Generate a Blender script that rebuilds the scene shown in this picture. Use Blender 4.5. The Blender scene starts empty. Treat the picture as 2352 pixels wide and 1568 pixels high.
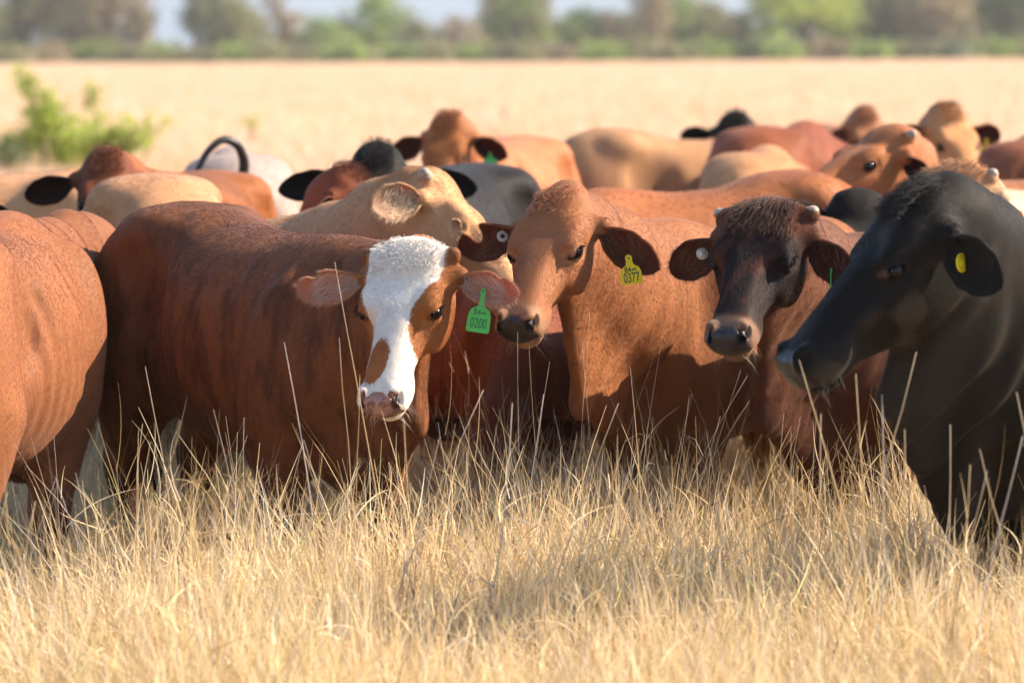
import bpy, bmesh, math, random
import numpy as np
from mathutils import Vector, Matrix, Euler

SC = bpy.context.scene
COL = SC.collection
R = math.radians

# ------------------------------------------------------------------ camera
CAM_H = 1.62
PITCH = R(4.27)
FPX = 9000.0            # focal length in units of a 2352 px wide frame
cam_d = bpy.data.cameras.new('camera')
cam = bpy.data.objects.new('camera', cam_d)
COL.objects.link(cam)
cam.location = (0, 0, CAM_H)
cam.rotation_euler = (math.pi / 2 - PITCH, 0, 0)
cam_d.sensor_width = 36
cam_d.lens = FPX / 2352 * 36
cam_d.clip_start = 0.1
cam_d.clip_end = 5000
cam_d.dof.use_dof = True
cam_d.dof.focus_distance = 10.0
cam_d.dof.aperture_fstop = 3.8
SC.camera = cam

# ------------------------------------------------------------------ light
SUN_DIR = Vector((0.80, 0.10, 0.56)).normalized()      # towards the sun
world = bpy.data.worlds.new("World")
SC.world = world
world.use_nodes = True
nt = world.node_tree
nt.nodes.clear()
sky = nt.nodes.new('ShaderNodeTexSky')
sky.sky_type = 'NISHITA'
sky.sun_disc = False
sky.sun_elevation = math.asin(SUN_DIR.z)
sky.sun_rotation = math.atan2(SUN_DIR.x, SUN_DIR.y)
sky.altitude = 100
sky.air_density = 1.0
sky.dust_density = 0.6
sky.ozone_density = 2.5
bgn = nt.nodes.new('ShaderNodeBackground')
bgn.inputs['Strength'].default_value = 0.132
outn = nt.nodes.new('ShaderNodeOutputWorld')
# pale blue summer haze low over the horizon, all the way round
geo = nt.nodes.new('ShaderNodeTexCoord'); sep = nt.nodes.new('ShaderNodeSeparateXYZ'); nt.links.new(geo.outputs['Generated'], sep.inputs[0])
mr = nt.nodes.new('ShaderNodeMapRange'); mr.interpolation_type = 'SMOOTHSTEP'; nt.links.new(sep.outputs['Z'], mr.inputs[0])
mr.inputs[1].default_value = 0.0; mr.inputs[2].default_value = 0.16; mr.inputs[3].default_value = 0.92; mr.inputs[4].default_value = 0.0
mxs = nt.nodes.new('ShaderNodeMix'); mxs.data_type = 'RGBA'; nt.links.new(mr.outputs[0], mxs.inputs['Factor'])
nt.links.new(sky.outputs[0], mxs.inputs[6]); mxs.inputs[7].default_value = (1.56, 1.82, 2.32, 1)
nt.links.new(mxs.outputs[2], bgn.inputs['Color'])
nt.links.new(bgn.outputs[0], outn.inputs['Surface'])
sun_d = bpy.data.lights.new('sun', 'SUN')
sun_d.energy = 5.0
sun_d.angle = R(0.53)
sun_d.color = (1.0, 0.87, 0.70)
sun = bpy.data.objects.new('sun', sun_d)
COL.objects.link(sun)
sun.rotation_euler = SUN_DIR.to_track_quat('Z', 'Y').to_euler()
sun.location = (20, -10, 30)
SC.view_settings.view_transform = 'Standard'
SC.view_settings.look = 'None'
SC.view_settings.exposure = 1.42
SC.view_settings.gamma = 1
SC.view_settings.use_curve_mapping = False
SC.cycles.use_denoising = True
SC.cycles.use_adaptive_sampling = True
SC.cycles.adaptive_threshold = 0.02
SC.cycles.max_bounces = 8
SC.cycles.transparent_max_bounces = 8

# ------------------------------------------------------------------ helpers
CFWD = Vector((0, math.cos(PITCH), -math.sin(PITCH)))
CUP = Vector((0, math.sin(PITCH), math.cos(PITCH)))
def W(px, py, d):
    """a world point seen at (px, py) of a 2352 x 1568 frame at distance d"""
    return Vector((0, 0, CAM_H)) + Vector((1, 0, 0)) * ((px - 1176) / FPX * d) + CUP * (-(py - 784) / FPX * d) + CFWD * d

def tag(o, label=None, cat=None, group=None, kind=None):
    if label: o['label'] = label
    if cat: o['category'] = cat
    if group: o['group'] = group
    if kind: o['kind'] = kind
    return o

def link_mesh(name, verts, faces, mat=None, parent=None, smooth=True):
    me = bpy.data.meshes.new(name)
    if isinstance(verts, np.ndarray): verts = verts.tolist()
    me.from_pydata(verts, [], faces if isinstance(faces, list) else faces.tolist())
    if smooth: me.polygons.foreach_set('use_smooth', [True] * len(me.polygons))
    o = bpy.data.objects.new(name, me)
    COL.objects.link(o)
    if mat: me.materials.append(mat)
    if parent: o.parent = parent
    return o

def srgb(r, g, b):
    f = lambda c: c / 12.92 if c <= 0.04045 else ((c + 0.055) / 1.055) ** 2.4
    return np.array([f(r / 255), f(g / 255), f(b / 255)])

class NB:
    """small node-graph helper"""
    def __init__(s, name):
        s.m = bpy.data.materials.new(name); s.m.use_nodes = True
        s.t = s.m.node_tree; s.t.nodes.clear()
        s.out = s.n('OutputMaterial')
    def n(s, typ, **kw):
        nd = s.t.nodes.new('ShaderNode' + typ)
        for k, v in kw.items(): setattr(nd, k, v)
        return nd
    def set(s, sock, v):
        if hasattr(v, 'is_output') or isinstance(v, bpy.types.NodeSocket): s.t.links.new(v, sock)
        else: sock.default_value = v
    def math(s, op, a, b=0.0, c=0.0, clamp=False):
        nd = s.n('Math', operation=op, use_clamp=clamp)
        s.set(nd.inputs[0], a); s.set(nd.inputs[1], b); s.set(nd.inputs[2], c)
        return nd.outputs[0]
    def mix(s, f, a, b, blend='MIX'):
        nd = s.n('Mix', data_type='RGBA', blend_type=blend)
        s.set(nd.inputs['Factor'], f)
        s.set(nd.inputs[6], a); s.set(nd.inputs[7], b)
        return nd.outputs[2]
    def attr(s, name, out='Color'):
        nd = s.n('Attribute', attribute_name=name); return nd.outputs[out]
    def noise(s, vec, scale, detail=3, rough=0.55, stretch=None):
        if stretch:
            mp = s.n('Mapping'); s.set(mp.inputs['Vector'], vec); mp.inputs['Scale'].default_value = stretch; vec = mp.outputs[0]
        nd = s.n('TexNoise'); s.set(nd.inputs['Vector'], vec)
        nd.inputs['Scale'].default_value = scale; nd.inputs['Detail'].default_value = detail; nd.inputs['Roughness'].default_value = rough
        return nd.outputs[0]
    def ramp(s, f, lo, hi, a=0.0, b=1.0):
        nd = s.n('MapRange', interpolation_type='SMOOTHSTEP'); s.set(nd.inputs[0], f)
        nd.inputs[1].default_value = lo; nd.inputs[2].default_value = hi; nd.inputs[3].default_value = a; nd.inputs[4].default_value = b
        return nd.outputs[0]
    def done(s, shader):
        s.t.links.new(shader, s.out.inputs['Surface']); return s.m

def rgba(c): return (float(c[0]), float(c[1]), float(c[2]), 1.0)

def principled(b, **kw):
    p = b.n('BsdfPrincipled')
    for k, v in kw.items():
        b.set(p.inputs[k.replace('_', ' ')], v)
    return p

# ------------------------------------------------------------------ implicit surface kit
def smoothcurve(xs, ys, n=96):
    xs = np.array(xs, float); ys = np.array(ys, float)
    m = np.zeros_like(ys); d = np.diff(ys) / np.diff(xs)
    m[1:-1] = np.where(d[:-1] * d[1:] > 0, 2 * d[:-1] * d[1:] / (d[:-1] + d[1:] + 1e-12), 0); m[0] = d[0]; m[-1] = d[-1]
    X = np.linspace(xs[0], xs[-1], n); i = np.clip(np.searchsorted(xs, X) - 1, 0, len(xs) - 2)
    hh = xs[i + 1] - xs[i]; t = (X - xs[i]) / hh
    Y = (2*t**3-3*t**2+1)*ys[i] + (t**3-2*t**2+t)*hh*m[i] + (-2*t**3+3*t**2)*ys[i+1] + (t**3-t**2)*hh*m[i+1]
    return X, Y

def smin(a, b, k):
    h = np.clip(0.5 + 0.5 * (b - a) / k, 0, 1)
    return b * (1 - h) + a * h - k * h * (1 - h)

def rot_from(fwd, up):
    x = Vector(fwd).normalized(); y = Vector(up).cross(x).normalized(); z = x.cross(y)
    return np.array([x, y, z])      # rows: local axes in the outer frame

class Field:
    def __init__(s): s.prims = []; s.post = None
    def add(s, f, lo, hi, k=0.03, sub=False):
        s.prims.append((f, np.array(lo, float), np.array(hi, float), k, sub))
    def ell(s, c, r, M=None, F=None, k=0.03, sub=False):
        """ellipsoid: centre c, radii r, in frame F=(origin, rows) turned by M"""
        c = np.array(c, float); r = np.array(r, float)
        A = np.eye(3) if M is None else M
        if F is not None: c = F[0] + c @ F[1]; A = A @ F[1]
        rm = r.min()
        def f(P):
            q = (P - c) @ A.T
            k0 = np.sqrt(((q / r) ** 2).sum(-1)); k1 = np.sqrt(((q / (r * r)) ** 2).sum(-1))
            return k0 * (k0 - 1) / np.maximum(k1, 1e-6)
        e = np.sqrt(((A * r[:, None]) ** 2).sum(0)) + k + 0.03
        s.add(f, c - e, c + e, k, sub)
    def cone(s, a, b, ra, rb, F=None, k=0.03, sub=False):
        """round cone from a to b"""
        a = np.array(a, float); b = np.array(b, float)
        if F is not None: a = F[0] + a @ F[1]; b = F[0] + b @ F[1]
        ab = b - a; L2 = ab @ ab
        def f(P):
            t = np.clip(((P - a) @ ab) / L2, 0, 1)
            return np.linalg.norm(P - a - t[..., None] * ab, axis=-1) - (ra + (rb - ra) * t)
        m = max(ra, rb) + k + 0.03
        s.add(f, np.minimum(a, b) - m, np.maximum(a, b) + m, k, sub)
    def tube(s, a, b, A, B, side, k=0.05):
        """elliptic segment a-b; A=(side half width, other half width) at a, B at b; side = lateral direction"""
        a = np.array(a, float); b = np.array(b, float)
        ab = b - a; L = np.linalg.norm(ab); ax = ab / L
        sd = np.array(side, float); sd -= ax * (sd @ ax); sd /= np.linalg.norm(sd); vt = np.cross(ax, sd)
        def f(P):
            q = P - a; tt = q @ ax; t = np.clip(tt / L, 0, 1)
            wa = A[0] + (B[0] - A[0]) * t; wb = A[1] + (B[1] - A[1]) * t
            u = q @ sd; v = q @ vt
            mn = np.minimum(wa, wb)
            ex = (tt - t * L)
            rho = np.sqrt((u / wa) ** 2 + (v / wb) ** 2 + (ex / mn) ** 2)
            return (rho - 1) * mn
        m = max(A + B) + k + 0.03
        s.add(f, np.minimum(a, b) - m, np.maximum(a, b) + m, k)
    def loft(s, xs, w, zt, zb, n=2.3, taper=0.0, F=None, k=0.03, asym=0.0):
        X, Wc = smoothcurve(xs, w); _, T = smoothcurve(xs, zt); _, B = smoothcurve(xs, zb)
        if np.isscalar(n): N = np.full_like(X, n)
        else: _, N = smoothcurve(xs, n)
        if np.isscalar(taper): TP = np.full_like(X, taper)
        else: _, TP = smoothcurve(xs, taper)
        def f(P):
            q = P if F is None else (P - F[0]) @ F[1].T
            x = np.clip(q[..., 0], X[0], X[-1])
            hw = np.interp(x, X, Wc); t = np.interp(x, X, T); b = np.interp(x, X, B); nn = np.interp(x, X, N); tp = np.interp(x, X, TP)
            zc = (t + b) / 2 + asym * (t - b) / 2; hh = np.where(q[..., 2] > zc, t - zc, zc - b)
            v = (q[..., 2] - zc) / hh
            we = hw * (1 - tp * np.clip(-v, 0, 1.2))
            rho = (np.abs(q[..., 1] / we) ** nn + np.abs(v) ** nn) ** (1 / nn)
            d = (rho - 1) * np.minimum(hw, hh)
            ex = np.abs(q[..., 0] - x)
            return np.where(ex > 0, np.sqrt(np.maximum(d, 0) ** 2 + ex ** 2) + np.minimum(d, 0) * 0, d)
        lo = np.array([X[0], -Wc.max(), B.min()]); hi = np.array([X[-1], Wc.max(), T.max()])
        if F is not None:
            cs = np.array([[[lo, hi][i][0], [lo, hi][j][1], [lo, hi][l][2]] for i in (0, 1) for j in (0, 1) for l in (0, 1)])
            cs = F[0] + cs @ F[1]; lo = cs.min(0); hi = cs.max(0)
        m = k + 0.04
        s.add(f, lo - m, hi + m, k)
    # -- evaluation
    def at(s, P):
        d = np.full(len(P), 1.0)
        for f, lo, hi, k, sub in s.prims:
            m = np.where(((P > lo) & (P < hi)).all(1))[0]
            if not len(m): continue
            b = f(P[m])
            d[m] = -smin(b, -d[m], k) if sub else smin(d[m], b, k)
        if s.post is not None: d = d + s.post(P)
        return d
    def grid(s, h):
        lo = np.min([p[1] for p in s.prims if not p[4]], 0); hi = np.max([p[2] for p in s.prims if not p[4]], 0)
        lo[2] = max(lo[2], -0.06)
        n = np.ceil((hi - lo) / h).astype(int) + 1
        V = np.full(n, 1.0, np.float64)
        ax = [lo[i] + h * np.arange(n[i]) for i in range(3)]
        for f, l, u, k, sub in s.prims:
            i0 = np.clip(np.floor((l - lo) / h).astype(int), 0, n); i1 = np.clip(np.ceil((u - lo) / h).astype(int) + 1, 0, n)
            if (i1 <= i0).any(): continue
            sl = tuple(slice(i0[j], i1[j]) for j in range(3))
            g = np.stack(np.meshgrid(*[ax[j][sl[j]] for j in range(3)], indexing='ij'), -1)
            b = f(g)
            V[sl] = -smin(b, -V[sl], k) if sub else smin(V[sl], b, k)
        return V, lo
    def project(s, P, it=2, step=0.9):
        e = 0.0012
        for _ in range(it):
            d = s.at(P)
            g = np.stack([s.at(P + np.eye(3)[i] * e) - d for i in range(3)], 1) / e
            g2 = (g * g).sum(1)
            mv = (d / np.maximum(g2, 0.15))[:, None] * g
            L = np.linalg.norm(mv, axis=1, keepdims=True)
            P = P - step * mv * np.minimum(1, 0.02 / np.maximum(L, 1e-9))
        return P

def surface_nets(V, lo, h):
    S = V < 0
    n = np.array(V.shape); cn = n - 1
    acc = np.zeros((cn.prod(), 4)); quads = []
    def cid(i, j, k): return (i * cn[1] + j) * cn[2] + k
    for a in range(3):
        sl0 = [slice(None)] * 3; sl1 = [slice(None)] * 3; sl0[a] = slice(0, -1); sl1[a] = slice(1, None)
        v0 = V[tuple(sl0)]; v1 = V[tuple(sl1)]
        idx = np.array(np.nonzero((v0 < 0) != (v1 < 0)))
        if idx.shape[1] == 0: continue
        b, c = (a + 1) % 3, (a + 2) % 3
        ok = (idx[b] > 0) & (idx[b] < n[b] - 1) & (idx[c] > 0) & (idx[c] < n[c] - 1)
        idx = idx[:, ok]
        x0 = v0[tuple(idx)]; x1 = v1[tuple(idx)]
        t = x0 / (x0 - x1)
        pos = idx.astype(float).copy(); pos[a] += t
        cells = []
        for db, dc in ((-1, -1), (0, -1), (0, 0), (-1, 0)):
            ci = idx.copy(); ci[b] += db; ci[c] += dc
            id_ = cid(ci[0], ci[1], ci[2]); cells.append(id_)
            for q in range(3): acc[:, q] += np.bincount(id_, pos[q], minlength=len(acc))
            acc[:, 3] += np.bincount(id_, minlength=len(acc))
        Q = np.stack(cells, 1)
        fl = x0 > 0
        Q[fl] = Q[fl][:, ::-1]
        quads.append(Q)
    Q = np.concatenate(quads)
    used = np.nonzero(acc[:, 3])[0]
    mp = np.zeros(len(acc), int); mp[used] = np.arange(len(used))
    P = lo + h * acc[used, :3] / acc[used, 3:]
    return P, mp[Q]

def lap(P, faces, it=1, w=0.5):
    e = np.concatenate([faces[:, [0, 1]], faces[:, [1, 2]], faces[:, [2, 3]], faces[:, [3, 0]]])
    for _ in range(it):
        s_ = np.stack([np.bincount(e[:, 0], P[e[:, 1], q], len(P)) + np.bincount(e[:, 1], P[e[:, 0], q], len(P)) for q in range(3)], 1)
        c = np.bincount(e[:, 0], minlength=len(P)) + np.bincount(e[:, 1], minlength=len(P))
        P = P * (1 - w) + w * s_ / np.maximum(c, 1)[:, None]
    return P

def subdivide(P, F):
    e = np.concatenate([F[:, [0, 1]], F[:, [1, 2]], F[:, [2, 3]], F[:, [3, 0]]])
    es = np.sort(e, 1); key = es[:, 0] * (len(P) + 1) + es[:, 1]
    u, first, inv = np.unique(key, return_index=True, return_inverse=True)
    mid = (P[es[first, 0]] + P[es[first, 1]]) / 2
    fc = P[F].mean(1)
    n0 = len(P); n1 = n0 + len(mid); nf = len(F)
    m = n0 + inv.reshape(4, nf).T; c = n1 + np.arange(nf)
    Q = np.concatenate([np.stack([F[:, i], m[:, i], c, m[:, (i + 3) % 4]], 1) for i in range(4)])
    return np.concatenate([P, mid, fc]), Q

def subdivide_region(P, F, sel):
    """split the faces in sel (bool) into four; neighbours get the extra vertices on their edges"""
    bm = bmesh.new()
    vs = [bm.verts.new(p) for p in P.tolist()]
    selset = []
    for f, s_ in zip(F, sel):
        fc = bm.faces.new([vs[i] for i in f])
        if s_: selset.append(fc)
    ed = list({e for f in selset for e in f.edges})
    bmesh.ops.subdivide_edges(bm, edges=ed, cuts=1, use_grid_fill=True)
    bm.verts.index_update()
    P2 = np.array([v.co[:] for v in bm.verts]); F2 = [[v.index for v in f.verts] for f in bm.faces]
    bm.free()
    return P2, F2
# ------------------------------------------------------------------ materials
def coat_material():
    b = NB('cow_coat')
    pos = b.attr('lp', 'Vector'); c1 = b.attr('coat'); c2 = b.attr('coat2')
    msk = b.attr('msk', 'Fac'); brin = b.attr('brin', 'Fac'); wet = b.attr('wet', 'Fac'); hd = b.attr('hd', 'Fac')
    e1 = b.noise(pos, 90, 3, 0.6); e2 = b.noise(pos, 22, 2, 0.5)
    edge = b.math('ADD', b.math('MULTIPLY', b.math('SUBTRACT', e1, 0.5), 0.016), b.math('MULTIPLY', b.math('SUBTRACT', e2, 0.5), 0.018))
    m = b.ramp(b.math('ADD', msk, edge), -0.0022, 0.0022)
    # brindle: soft dark streaks hanging down the flank
    st = b.noise(pos, 1.0, 4, 0.62, (16, 16, 5.0)); st2 = b.noise(pos, 1.0, 3, 0.6, (46, 46, 15))
    streak = b.ramp(b.math('ADD', b.math('MULTIPLY', st, 0.72), b.math('MULTIPLY', st2, 0.28)), 0.44, 0.62)
    base = b.mix(b.math('MULTIPLY', streak, brin), c1, rgba((0.022, 0.010, 0.007)))
    # hair-scale tone
    mot = b.noise(pos, 1.0, 4, 0.6, (9, 9, 6)); hair = b.noise(pos, 1.0, 3, 0.65, (260, 260, 60)); hair2 = b.noise(pos, 1.0, 3, 0.6, (60, 60, 17))
    g = b.math('ADD', b.math('MULTIPLY', mot, 0.55), b.math('ADD', b.math('MULTIPLY', hair, 0.62), b.math('MULTIPLY', hair2, 0.42)))
    base = b.mix(b.ramp(g, 0.55, 1.05), b.mix(1.0, base, rgba((0.84, 0.81, 0.79)), 'MULTIPLY'), b.mix(1.0, base, rgba((1.12, 1.13, 1.15)), 'MULTIPLY'))
    w2 = b.mix(b.ramp(hair2, 0.35, 0.7), b.mix(1.0, c2, rgba((0.86, 0.82, 0.78)), 'MULTIPLY'), c2)
    base = b.mix(m, base, w2)
    nm = b.noise(pos, 55, 4, 0.65); base = b.mix(b.math('MULTIPLY', wet, b.ramp(nm, .42, .62)), base, b.mix(1.0, base, rgba((.45, .40, .40)), 'MULTIPLY'))
    bump = b.n('Bump'); bump.inputs['Strength'].default_value = 0.20; bump.inputs['Distance'].default_value = 0.004
    fold = b.noise(pos, 1.0, 2, 0.5, (30, 30, 8))
    hgt = b.math('ADD', b.math('MULTIPLY', hair, 0.55), b.math('ADD', b.math('MULTIPLY', hair2, 0.22), b.math('MULTIPLY', fold, .10)))
    # wet nose: pebbled instead of hairy
    peb = b.n('TexVoronoi'); b.set(peb.inputs['Vector'], pos); peb.inputs['Scale'].default_value = 210
    mx = b.n('Mix', data_type='FLOAT'); b.set(mx.inputs[0], wet); b.set(mx.inputs[2], hgt); b.set(mx.inputs[3], b.math('MULTIPLY', peb.outputs['Distance'], 1.8))
    b.set(bump.inputs['Height'], mx.outputs[0])
    rough = b.math('SUBTRACT', 0.62, b.math('MULTIPLY', wet, 0.20))
    p = principled(b, Base_Color=base, Roughness=rough, Normal=bump.outputs[0])
    b.set(p.inputs['Specular IOR Level'], b.math('ADD', b.math('MULTIPLY', wet, .26), .10))
    p.inputs['Sheen Weight'].default_value = 0.05
    p.inputs['Sheen Roughness'].default_value = 0.45
    p.inputs['Sheen Tint'].default_value = (1.0, 0.86, 0.74, 1)
    # thin ears let the sun through
    tr = b.n('BsdfTranslucent'); b.set(tr.inputs['Color'], b.mix(1.0, base, rgba((1.9, 1.25, 0.9)), 'MULTIPLY'))
    ms = b.n('MixShader'); b.set(ms.inputs[0], b.math('MULTIPLY', b.attr('thin', 'Fac'), 0.35)); b.t.links.new(p.outputs[0], ms.inputs[1]); b.t.links.new(tr.outputs[0], ms.inputs[2])
    return b.done(ms.outputs[0])

def plain(name, col, rough=0.5, spec=0.5, bump=0.0, scale=60, var=0.0, trans=0.0, sheen=0.0, stretch=None, coat=0.0):
    b = NB(name); tc = b.n('TexCoord').outputs['Object']
    nz = b.noise(tc, scale, 4, 0.6, stretch)
    base = b.mix(b.ramp(nz, 0.3, 0.7), rgba(np.array(col) * (1 - var)), rgba(np.minimum(np.array(col) * (1 + var), 1)))
    p = principled(b, Base_Color=base, Roughness=rough)
    p.inputs['Specular IOR Level'].default_value = spec
    p.inputs['Coat Weight'].default_value = coat
    p.inputs['Sheen Weight'].default_value = sheen
    if bump:
        bp = b.n('Bump'); bp.inputs['Strength'].default_value = bump; bp.inputs['Distance'].default_value = 0.003
        b.set(bp.inputs['Height'], nz); b.set(p.inputs['Normal'], bp.outputs[0])
    if trans:
        tr = b.n('BsdfTranslucent'); b.set(tr.inputs['Color'], base)
        ms = b.n('MixShader'); ms.inputs[0].default_value = trans
        b.t.links.new(p.outputs[0], ms.inputs[1]); b.t.links.new(tr.outputs[0], ms.inputs[2])
        return b.done(ms.outputs[0])
    return b.done(p.outputs[0])

M_COAT = coat_material()
M_EYE = plain('eye_dark', (0.008, 0.005, 0.004), 0.10, 0.22)
M_HORN = plain('horn', (0.30, 0.225, 0.165), 0.55, 0.4, 0.5, 40, 0.35, stretch=(1, 1, 6))
M_HAIR_DARK = plain('hair_black', (0.012, 0.010, 0.010), 0.5)
M_HAIR_PALE = plain('hair_pale', (0.62, 0.44, 0.30), 0.6, trans=0.3)
M_HAIR_WHITE = plain('hair_white', (0.72, 0.66, 0.60), 0.6, trans=0.3)
M_HAIR_RED = plain('hair_red', (0.40, 0.15, 0.06), 0.6, trans=0.3)
M_HAIR_BROWN = plain('hair_brown', (0.10, 0.04, 0.022), 0.6, trans=0.2)
M_TAG_GREEN = plain('tag_green', (0.10, 0.52, 0.10), 0.45, 0.4, var=0.06, trans=0.25)
M_TAG_YELLOW = plain('tag_yellow', (0.78, 0.60, 0.01), 0.45, 0.4, var=0.05, trans=0.15)
M_TAG_WHITE = plain('tag_white', (0.55, 0.53, 0.48), 0.5, 0.4, var=0.1)
M_TAG_INK_G = plain('tag_ink_green', (0.03, 0.13, 0.05), 0.7)
M_TAG_INK_Y = plain('tag_ink', (0.05, 0.045, 0.02), 0.7)
M_TAG_DARK = plain('tag_hole', (0.01, 0.01, 0.012), 0.8)

# ------------------------------------------------------------------ the cow
def sm(x, a, b):
    t = np.clip((x - a) / (b - a), 0, 1); return t * t * (3 - 2 * t)

def add_head(fd, F, s, o):
    """head in frame F (x to the muzzle, y to the animal's left, z off the forehead); s scale; o options"""
    fw = o.get('fw', 1.0); poll = o.get('poll', 0.0); mw = o.get('mw', 1.0)
    G = (F[0], F[1])
    a = lambda v: [q * s for q in v]
    xs = a([-.075, -.05, 0, .06, .12, .17, .22, .28, .34, .40, .445, .475, .497, .508])
    w = np.array([.02, .052, .084, .094, .098, .098, .088, .075, .066, .063, .066, .066, .053, .02]) * s
    w[:6] *= fw; w[9:] *= mw; dp = o.get('deep', 1.0); w[1:4] *= o.get('pw', 1.0)
    if poll > 0: w[:5] *= [.8, .72, .72, .82, .93]
    zt = a([-.06, -.03, -.004, .0, .0, .0, -.004, -.012, -.021, -.032, -.041, -.051, -.066, -.09])
    zb = a([-.12, -.14, -.16, -.185, -.205, -.214, -.204, -.182, -.163, -.150, -.146, -.141, -.130, -.11])
    zb = [q * dp for q in zb]
    fd.loft(xs, w, zt, zb, n=[2.3, 2.4, 2.6, 2.7, 2.7, 2.7, 2.6, 2.5, 2.4, 2.3, 2.3, 2.3, 2.2, 2.0],
            taper=[.1, .2, .3, .34, .36, .38, .4, .4, .32, .2, .12, .1, .1, 0], F=G, k=0.03 * s, asym=0.22)
    for y in (-1, 1):
        fd.ell(a([.135, y * .072 * fw, -.135]), a([.115, .034, .072]), F=G, k=.06 * s)               # cheek muscle
        fd.ell(a([.150, y * .082 * fw, -.026]), a([.042, .020, .018]), F=G, k=.04 * s)                # brow ridge
        fd.ell(a([.255, y * .052, -.080]), a([.10, .024, .020]), F=G, k=.04 * s)                      # facial crest
        fd.ell(a([.29, y * .086, -.046]), a([.06, .016, .022]), F=G, k=.05 * s, sub=True)              # hollow beside the nose
        fd.ell(a([.184, y * .118 * fw, -.056]), a([.036, .020, .024]), F=G, k=.018 * s, sub=True)      # eye socket
        fd.ell(a([.182, y * .0985 * fw, -.052]), a([.030, .016, .022]), F=G, k=.012 * s)               # lids
        fd.ell(a([.184, y * .112 * fw, -.053]), a([.0215, .020, .0150]), F=G, k=.004 * s, sub=True)    # lid opening
        fd.ell(a([.467, y * .046 * mw, -.072]), a([.034, .024, .036]), F=G, k=.02 * s)                # nostril flare
        c, si = math.cos(.5), math.sin(.5)
        M = np.array([[c, 0, -si], [0, 1, 0], [si, 0, c]])
        fd.ell(a([.492, y * .047 * mw, -.074]), a([.030, .0095, .015]), M=M, F=G, k=.008 * s, sub=True)  # nostril
        fd.ell(a([.475, y * .066 * mw, -.066]), a([.020, .010, .008]), M=M, F=G, k=.008 * s, sub=True)
        fd.ell(a([.43, y * .058 * mw, -.137]), a([.055, .016, .007]), F=G, k=.01 * s, sub=True)       # mouth line
        fd.ell(a([.42, y * .048 * mw, -.115]), a([.055, .026, .030]), F=G, k=.03 * s)                 # upper lip
        fd.cone(a([.045, y * .075 * fw, -.070]), a([.038, y * .128 * fw, -.074]), .038 * s, .027 * s, F=G, k=.04 * s)   # ear base
        if o.get('horn_base'):
            hb_ = .105 * fw * o.get('pw', 1.0); fd.cone(a([.0, y * .07 * fw, -.03]), a([-.004, y * hb_, -.022]), .034 * s, .021 * s, F=G, k=.03 * s)
    fd.ell(a([.498, 0, -.140]), a([.02, .060 * mw, .006]), F=G, k=.010 * s, sub=True)
    fd.ell(a([.435, 0, -.158]), a([.052, .044, .026]), F=G, k=.02 * s)                                # chin
    fd.ell(a([.488, 0, -.09]), a([.016, .036 * mw, .036]), F=G, k=.02 * s)                            # nose pad
    fd.ell(a([-.015, 0, -.07]), a([.05, .07 * fw, .07]), F=G, k=.05 * s)                             # back of the skull
    fd.ell(a([.02, 0, -.016]), a([.055, .055 + .02 * fw, .028]), F=G, k=.05 * s)
    if poll > 0:
        for y in (-1, 1): fd.cone(a([.09, y * .05, -.045]), a([-.035 - poll * .6, y * .006, -.050 + poll * .2]), .052 * s, .036 * s, F=G, k=.05 * s)

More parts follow.
